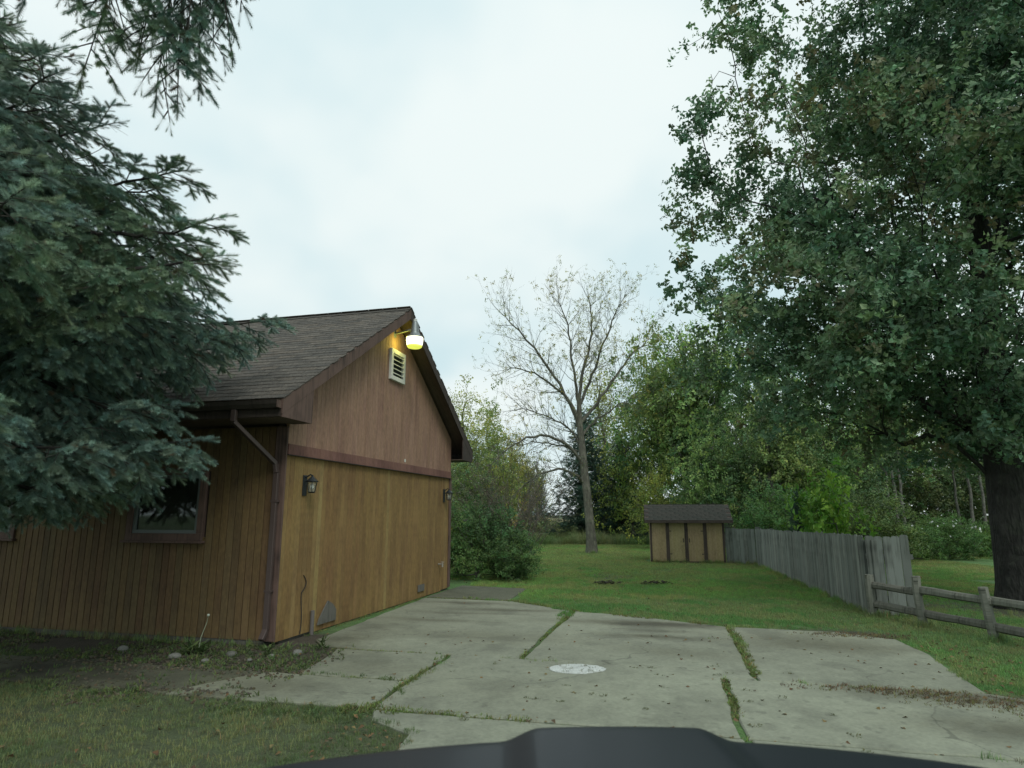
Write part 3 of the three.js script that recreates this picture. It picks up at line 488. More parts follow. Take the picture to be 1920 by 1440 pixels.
// points of a lumpy crown: ellipsoids [cx, cy, cz, rx, ry, rz]
function crownPts(blobs, n, { shell = .5, seed = 0, minY = -1e9, lump = .5 } = {}) {
  const vol = blobs.map(b => b[3] * b[4] * b[5]), tot = vol.reduce((a, b) => a + b, 0), out = [];
  blobs.forEach((b, k) => { const m = Math.round(n * vol[k] / tot); for (let i = 0, guard = 0; i < m && guard < m * 20; guard++) { const d = rdir(), r = Math.pow(rnd(), shell); const az = Math.atan2(d.z, d.x); const q = 1 + lump * (fbm(az * 1.6 + seed, d.y * 2.5 + seed + k * 3, 3) - .5) * 2; const p = V(b[0] + d.x * r * b[3] * q, b[1] + d.y * r * b[4] * q, b[2] + d.z * r * b[5] * q); if (p.y < minY) continue; out.push(p); i++; } });
  return out;
}
function leafy(N, { per = 3, spread = .3, maxR = .03, colors, tipOnly = 0, out = 0, cx = 0, cy = 0, cz = 0, keep = 1, sc = [.75, 1.25], filter }) {
  const items = [];
  for (const n of N) { if (n.par < 0 || n.r > maxR || (tipOnly && n.kids)) continue; const b = n.p.clone().sub(N[n.par].p).normalize();
    for (let k = 0; k < per; k++) { if (rnd() > keep) continue; const p = n.p.clone().add(rdir().multiplyScalar(spread * Math.cbrt(rnd()))); if (filter && !filter(p)) continue; const d = rdir().addScaledVector(b, .8).add(V(0, -.15, 0)).normalize(); const c = colors(p); items.push({ p, d, s: rr(...sc), c }); } }
  return items;
}

M.barkMaple = std([.05, .048, .042], { map: T.barkC, bumpMap: T.bark, bumpScale: .06, roughness: .95 });
M.barkWalnut = std([.165, .16, .125], { map: T.barkC, bumpMap: T.bark, bumpScale: .015, roughness: .95 });
// ---- the big maple at the right
{
  rnd = rng(21);
  const o = thing('maple_tree', 'large dark green maple overhanging the rail fence at the right edge', 'tree', [9.62, 0, -12.7]);
  const trunk = [V(0, -.1, 0), V(.0, .5, 0), V(-.02, 1.2, 0), V(-.05, 2, .02), V(-.04, 2.8, .0), V(0, 3.6, -.05), V(.05, 4.6, -.1), V(.05, 5.8, -.05), V(.1, 7, 0), V(.05, 8.4, .05), V(.0, 10, 0), V(.1, 11.6, 0)];
  const blobs = [[0, 8.2, 0, 5.7, 6.6, 5.4], [-1.1, 6.0, .2, 4.8, 3.0, 4.6], [.4, 11.5, 0, 4.2, 4.2, 4.2], [-2.7, 4.7, -.4, 2.7, 1.8, 2.8], [-3.9, 9.1, -.4, 2.3, 1.9, 2.6], [-.6, 3.7, 1.7, 2.4, 1.3, 2.0], [-4.6, 11.7, 0, 1.1, 1.7, 1.4]];
  const pts = crownPts(blobs, 1650, { shell: .45, seed: 4, minY: 2.9, lump: .55 }).filter(p => p.z < 5.2 && ((p.x + 3.2) / .9) ** 2 + ((p.y - 11.4) / 1.3) ** 2 > 1);
  const N = grow(trunk, pts, { step: .5, jit: .08, w: .42, up: .05 });
  part('trunk', woodOf(N, .46, .004, 1.4), M.barkMaple, o);
  const items = leafy(N, { per: 10, spread: .4, maxR: .045, keep: .85, sc: [.8, 1.25], filter: p => p.y > 2.35 && ((p.x + 3.2) / .8) ** 2 + ((p.y - 11.4) / 1.2) ** 2 > 1 && fbm(p.x * .6 + 30, p.y * .7 + p.z * .6, 3) > .37, colors: p => { const w = fbm(p.x * .7 + 5, p.y * .7 + p.z * .6, 3); let c = mix3([.1, .188, .108], [.165, .265, .135], smooth(.35, .7, w)); if (w > .62 && rnd() < .3) c = mix3(c, [.17, .12, .07], .55); return jcol(c, .32); } });
  const sp = sprig(15, .36, .1, .085, .4), half = Math.ceil(items.length / 2);
  scatter('crown', sp, leafMat([1, 1, 1], .32, .7), items, o, 'stuff');
}
// ---- the nearly bare walnut in the middle of the lawn
{
  rnd = rng(33);
  const o = thing('bare_tree', 'tall nearly bare tree with a forked trunk standing on the lawn', 'tree', [3.52, 0, -29.5]);
  const trunk = [[0, -.1], [-.02, .5], [-.1, 1.6], [-.2, 2.8], [-.32, 4.0], [-.42, 5.2], [-.5, 6.2], [-.5, 7.2]].map(([x, y], i) => V(x, y, .03 * i));
  // main limbs: start, then points; all rise and fan out
  const limbs = [
    [[-.45, 5.6, .2], [-.9, 6.9, .4], [-1.7, 8.2, .5], [-2.6, 9.4, .8], [-3.6, 10.5, 1.0], [-4.2, 11.1, 1.1]],
    [[-.45, 6.0, .2], [-1.1, 7.4, -.5], [-1.9, 8.3, -.9], [-2.9, 8.9, -1.2], [-4.0, 9.2, -1.6]],
    [[-.5, 7.0, .2], [-.75, 8.2, .5], [-.9, 9.6, .6], [-1.1, 10.9, .9], [-1.5, 12.0, .8]],
    [[-.5, 7.2, .2], [-.25, 8.6, 0], [.1, 9.9, -.3], [.3, 11.3, -.4], [.2, 12.6, -.6]],
    [[-.5, 6.9, .2], [.1, 8.2, .5], [.5, 9.4, .9], [1.1, 10.7, 1.2], [1.6, 11.8, 1.4]],
    [[-.45, 6.1, .2], [.5, 7.2, .3], [1.4, 8.4, .2], [2.2, 9.4, .0], [3.1, 10.2, -.1]],
    [[-.42, 5.4, .2], [.4, 6.3, -.4], [1.5, 7.0, -.9], [2.5, 7.6, -1.2]],
    [[-.4, 5.0, .15], [-1.2, 5.9, .3], [-2.2, 6.3, .7], [-3.4, 6.7, 1.1]],
    [[-.36, 4.7, .15], [-1.2, 5.0, -.4], [-2.4, 5.3, -.9], [-3.6, 5.2, -1.3]],
    [[-.3, 3.9, .1], [-1.0, 4.9, .5], [-2.0, 5.35, .9], [-3.0, 5.3, 1.3], [-4.0, 4.8, 1.7], [-4.9, 4.0, 2.0]],
    [[-.25, 3.2, .1], [-1.0, 3.7, .8], [-2.0, 3.8, 1.3], [-2.9, 3.4, 1.7], [-3.7, 2.7, 2.0]],
  ];
  const W = new Limbs(), tips = [];
  W.stem(trunk, [.27, .25, .215, .2, .19, .17, .15, .11], 18, .4, 3);
  function twig(p, d, L, r, lev) {
    const n = Math.max(2, Math.round(L / .22)); let q = p.clone(), dir = d.clone();
    for (let k = 0; k < n; k++) {
      const e = q.clone().addScaledVector(dir, L / n); const ra = r * (1 - .75 * k / n), rb = r * (1 - .75 * (k + 1) / n); W.seg(q, e, ra, rb, 3, 0);
      if (lev > 0 && k > 0) { for (let s = 0; s < 1; s++) if (rnd() < .68) { const side = dir.clone().cross(rdir()).normalize(); twig(e, dir.clone().multiplyScalar(.75).addScaledVector(side, rr(.45, .9)).add(V(0, .12, 0)).normalize(), L * rr(.32, .6), Math.max(.0045, rb * .65), lev - 1); } }
      q = e; dir.add(rdir().multiplyScalar(.2)).add(V(0, .05, 0)).normalize();
    }
    tips.push(q);
  }
  limbs.forEach((l, li) => {
    const c = new THREE.CatmullRomCurve3(l.map(a => V(...a))), n = 14, P = c.getPoints(n), low = li > 8; const r0 = [.09, .075, .07, .085, .075, .085, .06, .05, .045, .08, .065][li];
    P.forEach((p, i) => { if (i) p.add(rdir().multiplyScalar(.06)); });
    W.path(P, P.map((_, i) => r0 * Math.pow(1 - i / (n + 1.2), .8) + .008), 7);
    for (let i = 3; i <= n; i++) { const d = P[i].clone().sub(P[i - 1]).normalize(); const m = i === n ? 5 : 2 + (rnd() < .8); for (let k = 0; k < m; k++) { const side = d.clone().cross(rdir()).normalize(); twig(P[i], d.clone().multiplyScalar(rr(.5, 1.1)).addScaledVector(side, i === n ? .5 : 1).add(V(0, low ? .0 : .25, 0)).normalize(), rr(.8, 1.9) * (low ? .7 : 1), .017 * (1.3 - i / n * .5), 2); } }
  });
  part('trunk', W.geo(), M.barkWalnut, o);
  const it = []; for (const t of tips) if (rnd() < .42 * smooth(4, 9, t.y) + .08) it.push({ p: t.clone().add(rdir().multiplyScalar(.12)), d: rdir().add(V(0, -.4, 0)).normalize(), s: rr(.6, 1.1), c: jcol(pick([[.3, .3, .05], [.24, .3, .06], [.36, .32, .05]]), .3) });
  scatter('crown', sprig(7, .3, .11, .05, .6), leafMat([1, 1, 1], .4), it, o, 'stuff'); o.scale.set(.9, .945, .9);
}
// ---- conifer shoots
function shoot(n, L, needle, w, fl = .55) {
  const P = [], N = [];
  for (let k = 0; k < n; k++) { const t = k / (n - 1), a = k * 2.3999, up = mix(.04, .85, t * t * t), d = V(Math.cos(a) * (1 - up * .5), up, Math.sin(a) * (1 - up * .5)).normalize(), at = V(0, t * L, 0), len = needle * rr(.8, 1.1); const s = d.clone().cross(Y1).normalize().multiplyScalar(w / 2); const tip = at.clone().addScaledVector(d, len); const nn = d.clone().cross(s).normalize();
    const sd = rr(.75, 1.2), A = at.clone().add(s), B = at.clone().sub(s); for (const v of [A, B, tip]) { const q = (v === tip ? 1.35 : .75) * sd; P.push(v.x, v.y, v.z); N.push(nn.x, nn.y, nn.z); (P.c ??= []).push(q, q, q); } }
  return soup(P, N);
}
// ---- the spruce at the left
{
  rnd = rng(5);
  const o = thing('spruce_tree', 'large blue-green spruce with drooping boughs in front of the house at the left', 'tree', [-6.9, 0, -6.6]);
  const W = new Limbs(); W.path([V(0, -.1, 0), V(0, .4, 0), V(.02, 2, 0), V(0, 5, 0), V(0, 7.5, 0), V(0, 10.4, 0)], [.36, .27, .24, .17, .1, .01], 12);
  const Rt = [[1.4, 2.6], [1.9, 3.2], [2.5, 3.7], [3.3, 3.3], [4.1, 4.2], [5, 3.5], [5.7, 2.85], [6.9, 1.6], [8.6, .12]];
  const Rof = y => { for (let i = 0; i + 1 < Rt.length; i++) if (y < Rt[i + 1][0]) return mix(Rt[i][1], Rt[i + 1][1], clamp((y - Rt[i][0]) / (Rt[i + 1][0] - Rt[i][0]))); return .1; };
  const items = [[], []];
  const inHouse = p => { const [lx, lz] = toL(p.x - 6.9, p.z - 6.6); return lz < .22 && p.y < 3.3 || lz < .75 && p.y > 3.05 && p.y < roofY(Math.max(lz, RZ)) + .12; };
  const floorY = p => 1.62 + .36 * smooth(1.8, 3.0, p.x);
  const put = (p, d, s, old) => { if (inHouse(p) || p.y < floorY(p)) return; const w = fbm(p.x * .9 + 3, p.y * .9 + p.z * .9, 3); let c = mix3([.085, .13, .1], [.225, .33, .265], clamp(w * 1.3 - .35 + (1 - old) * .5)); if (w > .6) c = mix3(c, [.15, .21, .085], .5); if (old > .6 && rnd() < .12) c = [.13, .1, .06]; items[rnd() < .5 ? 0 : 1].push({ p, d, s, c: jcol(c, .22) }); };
  function branchlet(p, d, L, lev, thin) {
    const st = .052, n = Math.max(2, Math.round(L / st)); let q = p.clone(), dir = d.clone(); const pts = [q.clone()];
    for (let k = 0; k < n; k++) {
      q = q.clone().addScaledVector(dir, L / n); dir.y -= .036 * (thin ? 1.6 : 1); dir.normalize(); if (q.y < floorY(q) - .03) break; pts.push(q); const t = k / n;
      const side = dir.clone().cross(Y1).normalize(), sg = k % 2 ? 1 : -1;
      if (lev > 0 && k > 1 && k % 3 === 0 && L > .35) branchlet(q, dir.clone().multiplyScalar(.8).addScaledVector(side, sg * .75).add(V(0, rr(-.25, .1), 0)).normalize(), L * rr(.35, .55) * (1.15 - t), lev - 1, thin);
      if (thin ? rnd() < .3 + .65 * smooth(.35, .75, t) : t > .1) { const e = dir.clone().multiplyScalar(.85).addScaledVector(side, sg * rr(.45, .9)).add(V(0, rr(-.35, .3), 0)).normalize(); put(q.clone(), e, rr(.75, 1.2), 1 - t); if (!thin && rnd() < .55) put(q.clone(), dir.clone().add(rdir().multiplyScalar(.4)).normalize(), rr(.8, 1.1), 1 - t); }
    }
    put(q.clone(), dir.clone().normalize(), 1.25, 0);
    W.path(pts.filter((_, i) => i % 3 === 0 || i === n), pts.filter((_, i) => i % 3 === 0 || i === n).map((_, i, a) => .006 * (1 - .7 * i / a.length) + .0012), 3);
  }
  function bough(base, az, R, tipY, dense = 1, thin = false) {
    const dx = Math.cos(az), dz = Math.sin(az), n = Math.max(4, Math.round(R / .2)), P = []; const y0 = base.y, sag = R * .14;
    for (let i = 0; i <= n; i++) { const t = i / n; P.push(V(base.x + dx * R * t, mix(y0, tipY, t) + sag * Math.sin(Math.PI * t) * .5 - sag * .7 * Math.sin(Math.PI * t * t), base.z + dz * R * t).add(rdir().multiplyScalar(i && i < n ? .035 : 0))); }
    const c = new THREE.CatmullRomCurve3(P); W.path(P, P.map((_, i) => .012 * R * Math.pow(1 - i / (n + .6), .8) + .004), 6);
    const m = Math.round(R / .1 * dense);
    for (let k = 0; k < m; k++) { const t = mix(R > 2 ? .3 : .15, .985, (k + .5) / m); const p = c.getPoint(t), d = c.getTangent(t), s = d.clone().cross(Y1).normalize().multiplyScalar(k % 2 ? 1 : -1); const L = (.2 + .62 * Math.sin(Math.PI * Math.pow(t, 1.15)) * Math.min(1, R / 2.6) + .12) * rr(.7, 1.15);
      branchlet(p, d.clone().multiplyScalar(.75)  .addScaledVector(s, .8).add(V(0, rnd() < .45 ? rr(-1.1, -.4) : rr(-.3, .15), 0)).normalize(), L * (thin ? 1.1 : 1), 1, thin); }
    branchlet(P[n - 1], c.getTangent(1), .35, 1, thin);
  }
  function hang(a, e) { const mid = a.clone().lerp(e, .5).add(V(.12, .15, 0)), c = new THREE.CatmullRomCurve3([a, mid, e]), P = c.getPoints(14); W.path(P, P.map((_, i) => .016 * (1 - i / 16) + .003), 5); const m = Math.round(c.getLength() / .085); for (let k = 0; k < m; k++) { const t = mix(.25, .98, (k + .5) / m), p = c.getPoint(t), d = c.getTangent(t), s = d.clone().cross(rdir()).normalize(); branchlet(p, d.clone().multiplyScalar(.7).addScaledVector(s, .75).add(V(.12, -.1, 0)).normalize(), rr(.3, .7) * (1.2 - t * .5), 1, true); } branchlet(e, c.getTangent(1), .3, 1, false); }
  let az = 0; const ga = 2.39996;
  for (let tipY = 2.0, k = 0; tipY < 8.5; k++) {
    az = k * ga + rr(-.25, .25); tipY += rr(.027, .055); const ca = Math.cos(az + .15);   // view side is +x
    const R = Rof(tipY) * rr(.74, 1.06); if (ca < -.15 && k % 3) continue;
    bough(V(0, tipY + R * mix(.2, -.28, smooth(3, 7.5, tipY)), 0), az, R, tipY, ca < -.15 ? .5 : 1);
  }
  // one long open limb arching over from high up, its twigs hanging
  const top = [V(0, 8.6, 0), V(1.5, 9.3, .5), V(2.8, 9.1, 1.0), V(3.5, 8.3, 1.3)], tc = new THREE.CatmullRomCurve3(top), tp = tc.getPoints(10); W.path(tp, tp.map((_, i) => .06 - .0035 * i), 7);
  for (const [t, x, y, z] of [[.8, 3.1, 5.75, 1.45], [.9, 3.9, 5.6, 1.4], [1, 4.2, 6.3, 1.2], [1, 4.0, 6.05, 1.5], [.95, 3.6, 5.75, 1.2], [.6, 2.55, 6.5, 1.5], [1, 3.85, 6.1, 1.0], [.9, 3.4, 6.2, 1.7], [.5, 2.2, 6.75, 1.6], [.95, 3.6, 5.95, 1.5]]) { const a = tc.getPoint(t), e = V(x, y, z), d = e.clone().sub(a); hang(a, e); }
  for (let k = 0; k < 260; k++) { const y = rr(2, 7.5), a = rr(-1.6, 1.9), R = Rof(y) * rr(.35, .85), p = V(Math.cos(a) * R, y, Math.sin(a) * R); let d = V(Math.cos(a) + rr(-.5, .5), rr(-.8, .2), Math.sin(a) + rr(-.5, .5)).normalize(), q = p; if (inHouse(p)) continue; for (let i = 0; i < 5; i++) { const e = q.clone().addScaledVector(d, .1); W.seg(q, e, .005 - .0007 * i, .0045 - .0007 * i, 3); if (rnd() < .6) W.seg(e, e.clone().addScaledVector(d.clone().add(rdir().multiplyScalar(.8)).normalize(), .12), .0022, .001, 3); q = e; d.add(rdir().multiplyScalar(.2)).normalize(); } }
  part('trunk', W.geo(), M.barkDark, o);
  const mats = [std([1, 1, 1], { side: THREE.DoubleSide, roughness: .75, vertexColors: true }), std([.92, 1, .98], { side: THREE.DoubleSide, roughness: .75, vertexColors: true })];
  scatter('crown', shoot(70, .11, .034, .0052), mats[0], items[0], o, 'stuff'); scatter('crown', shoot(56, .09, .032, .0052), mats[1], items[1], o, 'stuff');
}
// ---- prototypes for the trees at the back: cloned, turned and scaled
rnd = rng(77);
const backLeaf = leafMat([1.7, 1.95, 1.75], .38, .85);
function protoTree({ h, blobs, n, rb, colors, per = 4, spread = .5, shell = .5, keep = 1, leaf = .14, lw = .11, mat = M.barkGrey, lump = .5, w = .45, trunkTop = .85, clear = 0, nl = 12, sp = .5, gap = 0, bare = 0 }) {
  const trunk = []; const k = 9; for (let i = 0; i <= k; i++) trunk.push(V(rr(-.08, .08) * i / 3, i / k * h * trunkTop - (i ? 0 : .15), rr(-.08, .08) * i / 3));
  const pts = crownPts(blobs, n, { shell, seed: rnd() * 50, minY: clear, lump }); const N = grow(trunk, pts, { step: .6, jit: .1, w, up: .08, rTip: .007 }); const sd = rnd() * 40;
  const g = { wood: woodOf(N, rb, .004), items: leafy(N, { per, spread, maxR: .04, keep, sc: [.75, 1.3], filter: p => p.y > clear && p.y < 40 && (!gap || fbm(p.x * .9 + sd, p.y * .9 + p.z * .7, 3) > gap), colors: p => jcol(colors(p), .3) }), sprig: sprig(nl, sp, leaf, lw, .3), mat };
  return g;
}
function makeBack(name, proto, label, [x, z], s, sy, turn, group, tint) {
  const o = thing(name, label, name.includes('bush') || name.includes('shrub') ? 'shrub' : 'tree', [x, 0, z], turn, group); o.scale.set(s, sy, s);
  if (!proto.wm) { proto.wm = new THREE.Mesh(proto.wood, proto.mat); proto.wm.name = 'trunk'; proto.wm.castShadow = proto.wm.receiveShadow = true; proto.cm = scatter('crown', proto.sprig, backLeaf, proto.items, new THREE.Group(), 'stuff'); }
  o.add(proto.wm.clone()); const c = proto.cm.clone(); c.name = 'crown'; c.userData = { kind: 'stuff' }; if (tint) { c.material = proto['t' + tint] ??= leafMat(tint.map(v => v * 1.9), .38, .85); } o.add(c); return o;
}
const wob = (p, a, b, f = .8) => mix3(a, b, smooth(.35, .65, fbm(p.x * f + 20, p.y * f + p.z * f + 4, 3)));
const PT = {
  slim: protoTree({ h: 10, rb: .16, n: 260, blobs: [[0, 6, 0, 1.5, 4.2, 1.5], [.2, 3, 0, 1.7, 2.2, 1.7]], colors: p => wob(p, [.1, .125, .045], [.19, .195, .055]), per: 5, keep: .85, gap: .36, leaf: .12, lw: .1, lump: .6, nl: 8 }),
  slim2: protoTree({ h: 10, rb: .14, n: 240, blobs: [[0, 7, 0, 1.2, 3.2, 1.2], [.4, 3.6, .1, 1.8, 2.6, 1.6], [-.6, 5, 0, 1.1, 2, 1.1]], colors: p => wob(p, [.085, .12, .05], [.15, .175, .055]), per: 5, keep: .85, gap: .35, leaf: .12, lw: .1, lump: .6, nl: 8 }),
  round: protoTree({ h: 9, rb: .22, n: 420, blobs: [[0, 5.6, 0, 3, 3.4, 2.8], [-1, 3.4, .4, 2.6, 2, 2.4]], colors: p => wob(p, [.065, .115, .05], [.13, .18, .06]), per: 4, gap: .4, leaf: .13, lw: .11, lump: .55, nl: 11 }),
  round2: protoTree({ h: 9, rb: .2, n: 420, blobs: [[0, 6, 0, 2.4, 3.2, 2.4], [1, 3.6, 0, 2.3, 2.2, 2.2], [-1.2, 4.4, .3, 1.7, 1.8, 1.7]], colors: p => wob(p, [.075, .115, .055], [.15, .18, .06], .6), per: 4, gap: .4, leaf: .13, lw: .1, lump: .55, nl: 11 }),
  yellow: protoTree({ h: 6, rb: .12, n: 260, blobs: [[0, 3.6, 0, 2.1, 2.3, 2], [.8, 2, 0, 1.6, 1.3, 1.5]], colors: p => wob(p, [.12, .16, .04], [.2, .22, .05]), per: 4, keep: .8, gap: .4, leaf: .12, lw: .1, nl: 9 }),
  bush: protoTree({ h: 2.6, rb: .05, n: 260, trunkTop: .5, blobs: [[0, 1.3, 0, 1.5, 1.3, 1.3], [.9, .8, .3, .9, .8, .9], [-.8, .8, 0, .9, .8, .9]], colors: p => wob(p, [.045, .09, .035], [.075, .13, .04]), per: 5, spread: .25, leaf: .085, lw: .055, nl: 10, sp: .32, clear: .05 }),
  leafy: protoTree({ h: 2.6, rb: .05, n: 90, trunkTop: .6, blobs: [[0, 1.5, 0, 1.3, 1.2, 1.2], [.6, .9, .2, .9, .8, .9]], colors: p => wob(p, [.08, .16, .035], [.17, .26, .06], 1.6), per: 3, spread: .3, leaf: .19, lw: .12, nl: 7, sp: .4, gap: .36, clear: .05 }),
  thin: protoTree({ h: 11, rb: .13, n: 150, blobs: [[0, 8.4, 0, 1.7, 2.6, 1.7]], colors: p => wob(p, [.05, .085, .04], [.1, .13, .05]), per: 5, gap: .34, leaf: .14, lw: .1, nl: 10, trunkTop: .9 }),
  twiggy: protoTree({ h: 8, rb: .12, n: 420, blobs: [[0, 4.6, 0, 2.2, 3.6, 2.2]], colors: p => wob(p, [.12, .125, .05], [.2, .17, .05]), per: 1, keep: .5, gap: .45, leaf: .11, lw: .08, nl: 6, mat: M.barkGrey }),
};
// dark conifers
function protoConifer(h, R, col) {
  const W = new Limbs(); W.path([V(0, -.1, 0), V(0, h * .5, 0), V(0, h, 0)], [.16, .1, .015], 8); const it = [];
  for (let y = h * .08, k = 0; y < h - .09; k++) { y += .075; const a = k * 2.4 + rr(-.3, .3), r = R * Math.pow(1 - y / h, .8) * rr(.7, 1.1) + .1; const d = V(Math.cos(a), 0, Math.sin(a)); const b = V(0, y, 0), e = b.clone().addScaledVector(d, r).add(V(0, -r * .12, 0)); W.seg(b, e, .02, .005, 3); const n = Math.ceil(r / .14); for (let i = 1; i <= n; i++) for (let q = 0; q < 3; q++) { const p = b.clone().lerp(e, i / n).add(rdir().multiplyScalar(.2)); it.push({ p, d: d.clone().add(rdir().multiplyScalar(.8)).normalize(), s: rr(2.4, 3.6), c: jcol(col, .3) }); } }
  return { wood: W.geo(), items: it, sprig: shoot(36, .1, .035, .009), mat: M.barkDark };
}
PT.conifer = protoConifer(8, 2.5, [.032, .058, .042]);
const B = (name, key, label, x, z, top, wide = 1, tint, group) => { // top: height in metres
  const hgt = { slim: 10.2, slim2: 10.2, round: 9, round2: 9.2, yellow: 5.9, bush: 2.6, leafy: 2.6, thin: 11, twiggy: 8.2, conifer: 8 }[key]; const s = top / hgt;
  return makeBack(name, PT[key], label, [x, z], s * wide, s, rnd() * 6.28, group, tint);
};
// left of the bare tree
B('tree', 'slim', 'slim yellow-green tree rising just right of the garage eave', -3.2, -45, 11.3, 1.0);
B('tree', 'slim2', 'slim pale green tree second from the garage eave', -1.7, -48, 10.9, 1.0);
B('tree', 'slim', 'yellowish tree third from the garage eave', -.2, -51, 9.0, 1.0, [1.2, 1.1, .8]);
B('tree', 'slim2', 'mostly hidden tree behind the corner of the garage', -5.4, -41, 8.6, 1.2);
B('tree', 'round2', 'low spreading green tree behind the dark shrub', -2.4, -36, 6.0, 1.0);
B('tree', 'twiggy', 'twiggy thin-leaved tree left of the far straw field', .3, -60, 8.4, 1.1);
B('tree', 'twiggy', 'grey twiggy tree above the far straw field', 2.6, -66, 8.2, 1.1);
B('tree', 'twiggy', 'sparse tree between the shrub and the bare tree', 1.2, -46, 5.6, 1.1);
B('tree', 'conifer', 'small dark tree standing on the far straw field', 3.6, -86, 5.6, 1.2);
B('conifer_tree', 'conifer', 'dark conifer directly behind the bare tree trunk', 4.9, -44, 8.6, 1.05);
B('conifer_tree', 'conifer', 'second dark conifer just right of the bare tree', 7.0, -42, 6.6, 1.15);
B('tree', 'slim', 'yellow-green tree rising behind the right side of the bare tree', 6.6, -47, 13.2, .95);
B('tree', 'yellow', 'yellow leaved small tree between the bare tree and the shed', 7.4, -41, 7.0, 1.0);
B('tree', 'round', 'green tree behind the left end of the shed', 9.0, -40, 12.2, .75);
B('tree', 'round2', 'tallest pale green tree between the bare tree and the maple', 9.6, -36, 13.6, .8);
B('tree', 'round', 'tall dark green tree behind the right end of the shed', 11.0, -34, 13.2, .95);
B('tree', 'yellow', 'low yellow-green tree right behind the shed', 7.0, -33, 4.4, .9, [.9, 1, .9]);
B('tree', 'round', 'dense low green tree over the shed roof', 9.1, -29.5, 6.0, .9);
B('tree', 'round2', 'broad green tree behind the far end of the fence', 11.2, -28.5, 7.6, 1.0);
B('tree', 'round', 'green tree behind the middle of the board fence', 13.6, -30, 8.4, 1.0);
B('tree', 'round2', 'green tree behind the near end of the board fence', 16.6, -33, 8.2, 1.0);
B('shrub', 'leafy', 'bright yellow-green bush glowing above the board fence', 9.9, -20.8, 3.0, .78, [.72, .86, .5]);
B('conifer_tree', 'conifer', 'small dark pointed evergreen beside the bright bush', 9.4, -21.8, 2.5, .7);
B('shrub', 'bush', 'leafy green bush over the fence left of the bright bush', 10.2, -25.6, 3.0, 1.0);
B('shrub', 'bush', 'dark bush over the near fence corner', 13.2, -24.6, 2.6, 1.2, [.9, .8, .7]);
B('tree', 'slim', 'yellow-green tree low behind the left end of the dark shrub', -3.9, -38, 7.6, 1.2);
B('tree', 'round2', 'rounded olive tree right of the slim trees by the garage', .9, -54, 7.4, .9, [1.2, 1.1, .8]);
B('tree', 'slim2', 'slim tree between the garage eave and the bare tree', -1.0, -43, 8.0, 1.2);
B('tree', 'yellow', 'yellowish small tree just above the dark shrub', -1.2, -39, 5.4, 1.0, [.8, .9, .9]);
B('tree', 'round', 'far green tree filling the gap left of the maple trunk', 22, -50, 9.5, 1.1);
B('tree', 'round2', 'far green tree in the gap behind the near fence corner', 18.5, -47, 9.2, 1.1);
B('tree', 'round', 'far green tree behind the maple trunk', 27, -50, 10.2, 1.15);
B('tree', 'round2', 'far green tree at the right edge beyond the maple', 33, -52, 10.5, 1.2);
{ const L = ['leftmost thin tall trunk of the stand behind the maple', 'second thin trunk from the left in the stand behind the maple', 'third thin trunk from the left in the stand behind the maple', 'fourth thin trunk from the left in the stand behind the maple', 'fifth thin trunk from the left in the stand behind the maple', 'sixth thin trunk, just left of the maple trunk', 'seventh thin trunk, hidden behind the maple trunk', 'thin trunk farthest right, beyond the maple'];
  for (let k = 0; k < 8; k++) B('tree', 'thin', L[k], 22.4 + k * 1.55 + rr(-.3, .3), -38 - (k % 3) * 3.2, rr(8.5, 10.5), .9, null, 'thin trunks behind the maple'); }
for (const [x, z, l] of [[15.2, -25.5, 'weedy green bush left of the mown strip beside the fence end'], [17.2, -26.4, 'weedy bush in the middle beyond the mown strip'], [19.2, -27, 'weedy bush beyond the mown strip, left of the maple trunk'], [21.6, -27.6, 'weedy bush behind the maple trunk']]) B('shrub', 'bush', l, x, z, rr(1.4, 1.8), 1.3, [1.0, 1.05, .75]);
// filling of the wood edge, read as one mass
{
  const it = []; for (let k = 0; k < 13000; k++) { const x = rr(-20, 42), z = rr(-54, -47) + Math.max(0, 0) - (x < 6 && x > -1 ? 14 : 0), hgt = (.5 + 4.2 * fbm(x * .35 + 4, 3, 3) + 2 * smooth(10, 16, x)) * (x < 7 && x > -1 ? .14 : 1); it.push({ p: V(x, rnd() * hgt, z + rr(-1, 1)), d: rdir(), s: rr(1, 1.9), c: jcol(wob(V(x, 0, z), [.045, .07, .03], [.085, .1, .04]), .3) }); }
  const m = scatter('thicket', sprig(12, .5, .15, .11), backLeaf, it); tag(m, 'dim tangled undergrowth along the edge of the wood', 'undergrowth', null, 'stuff');
}
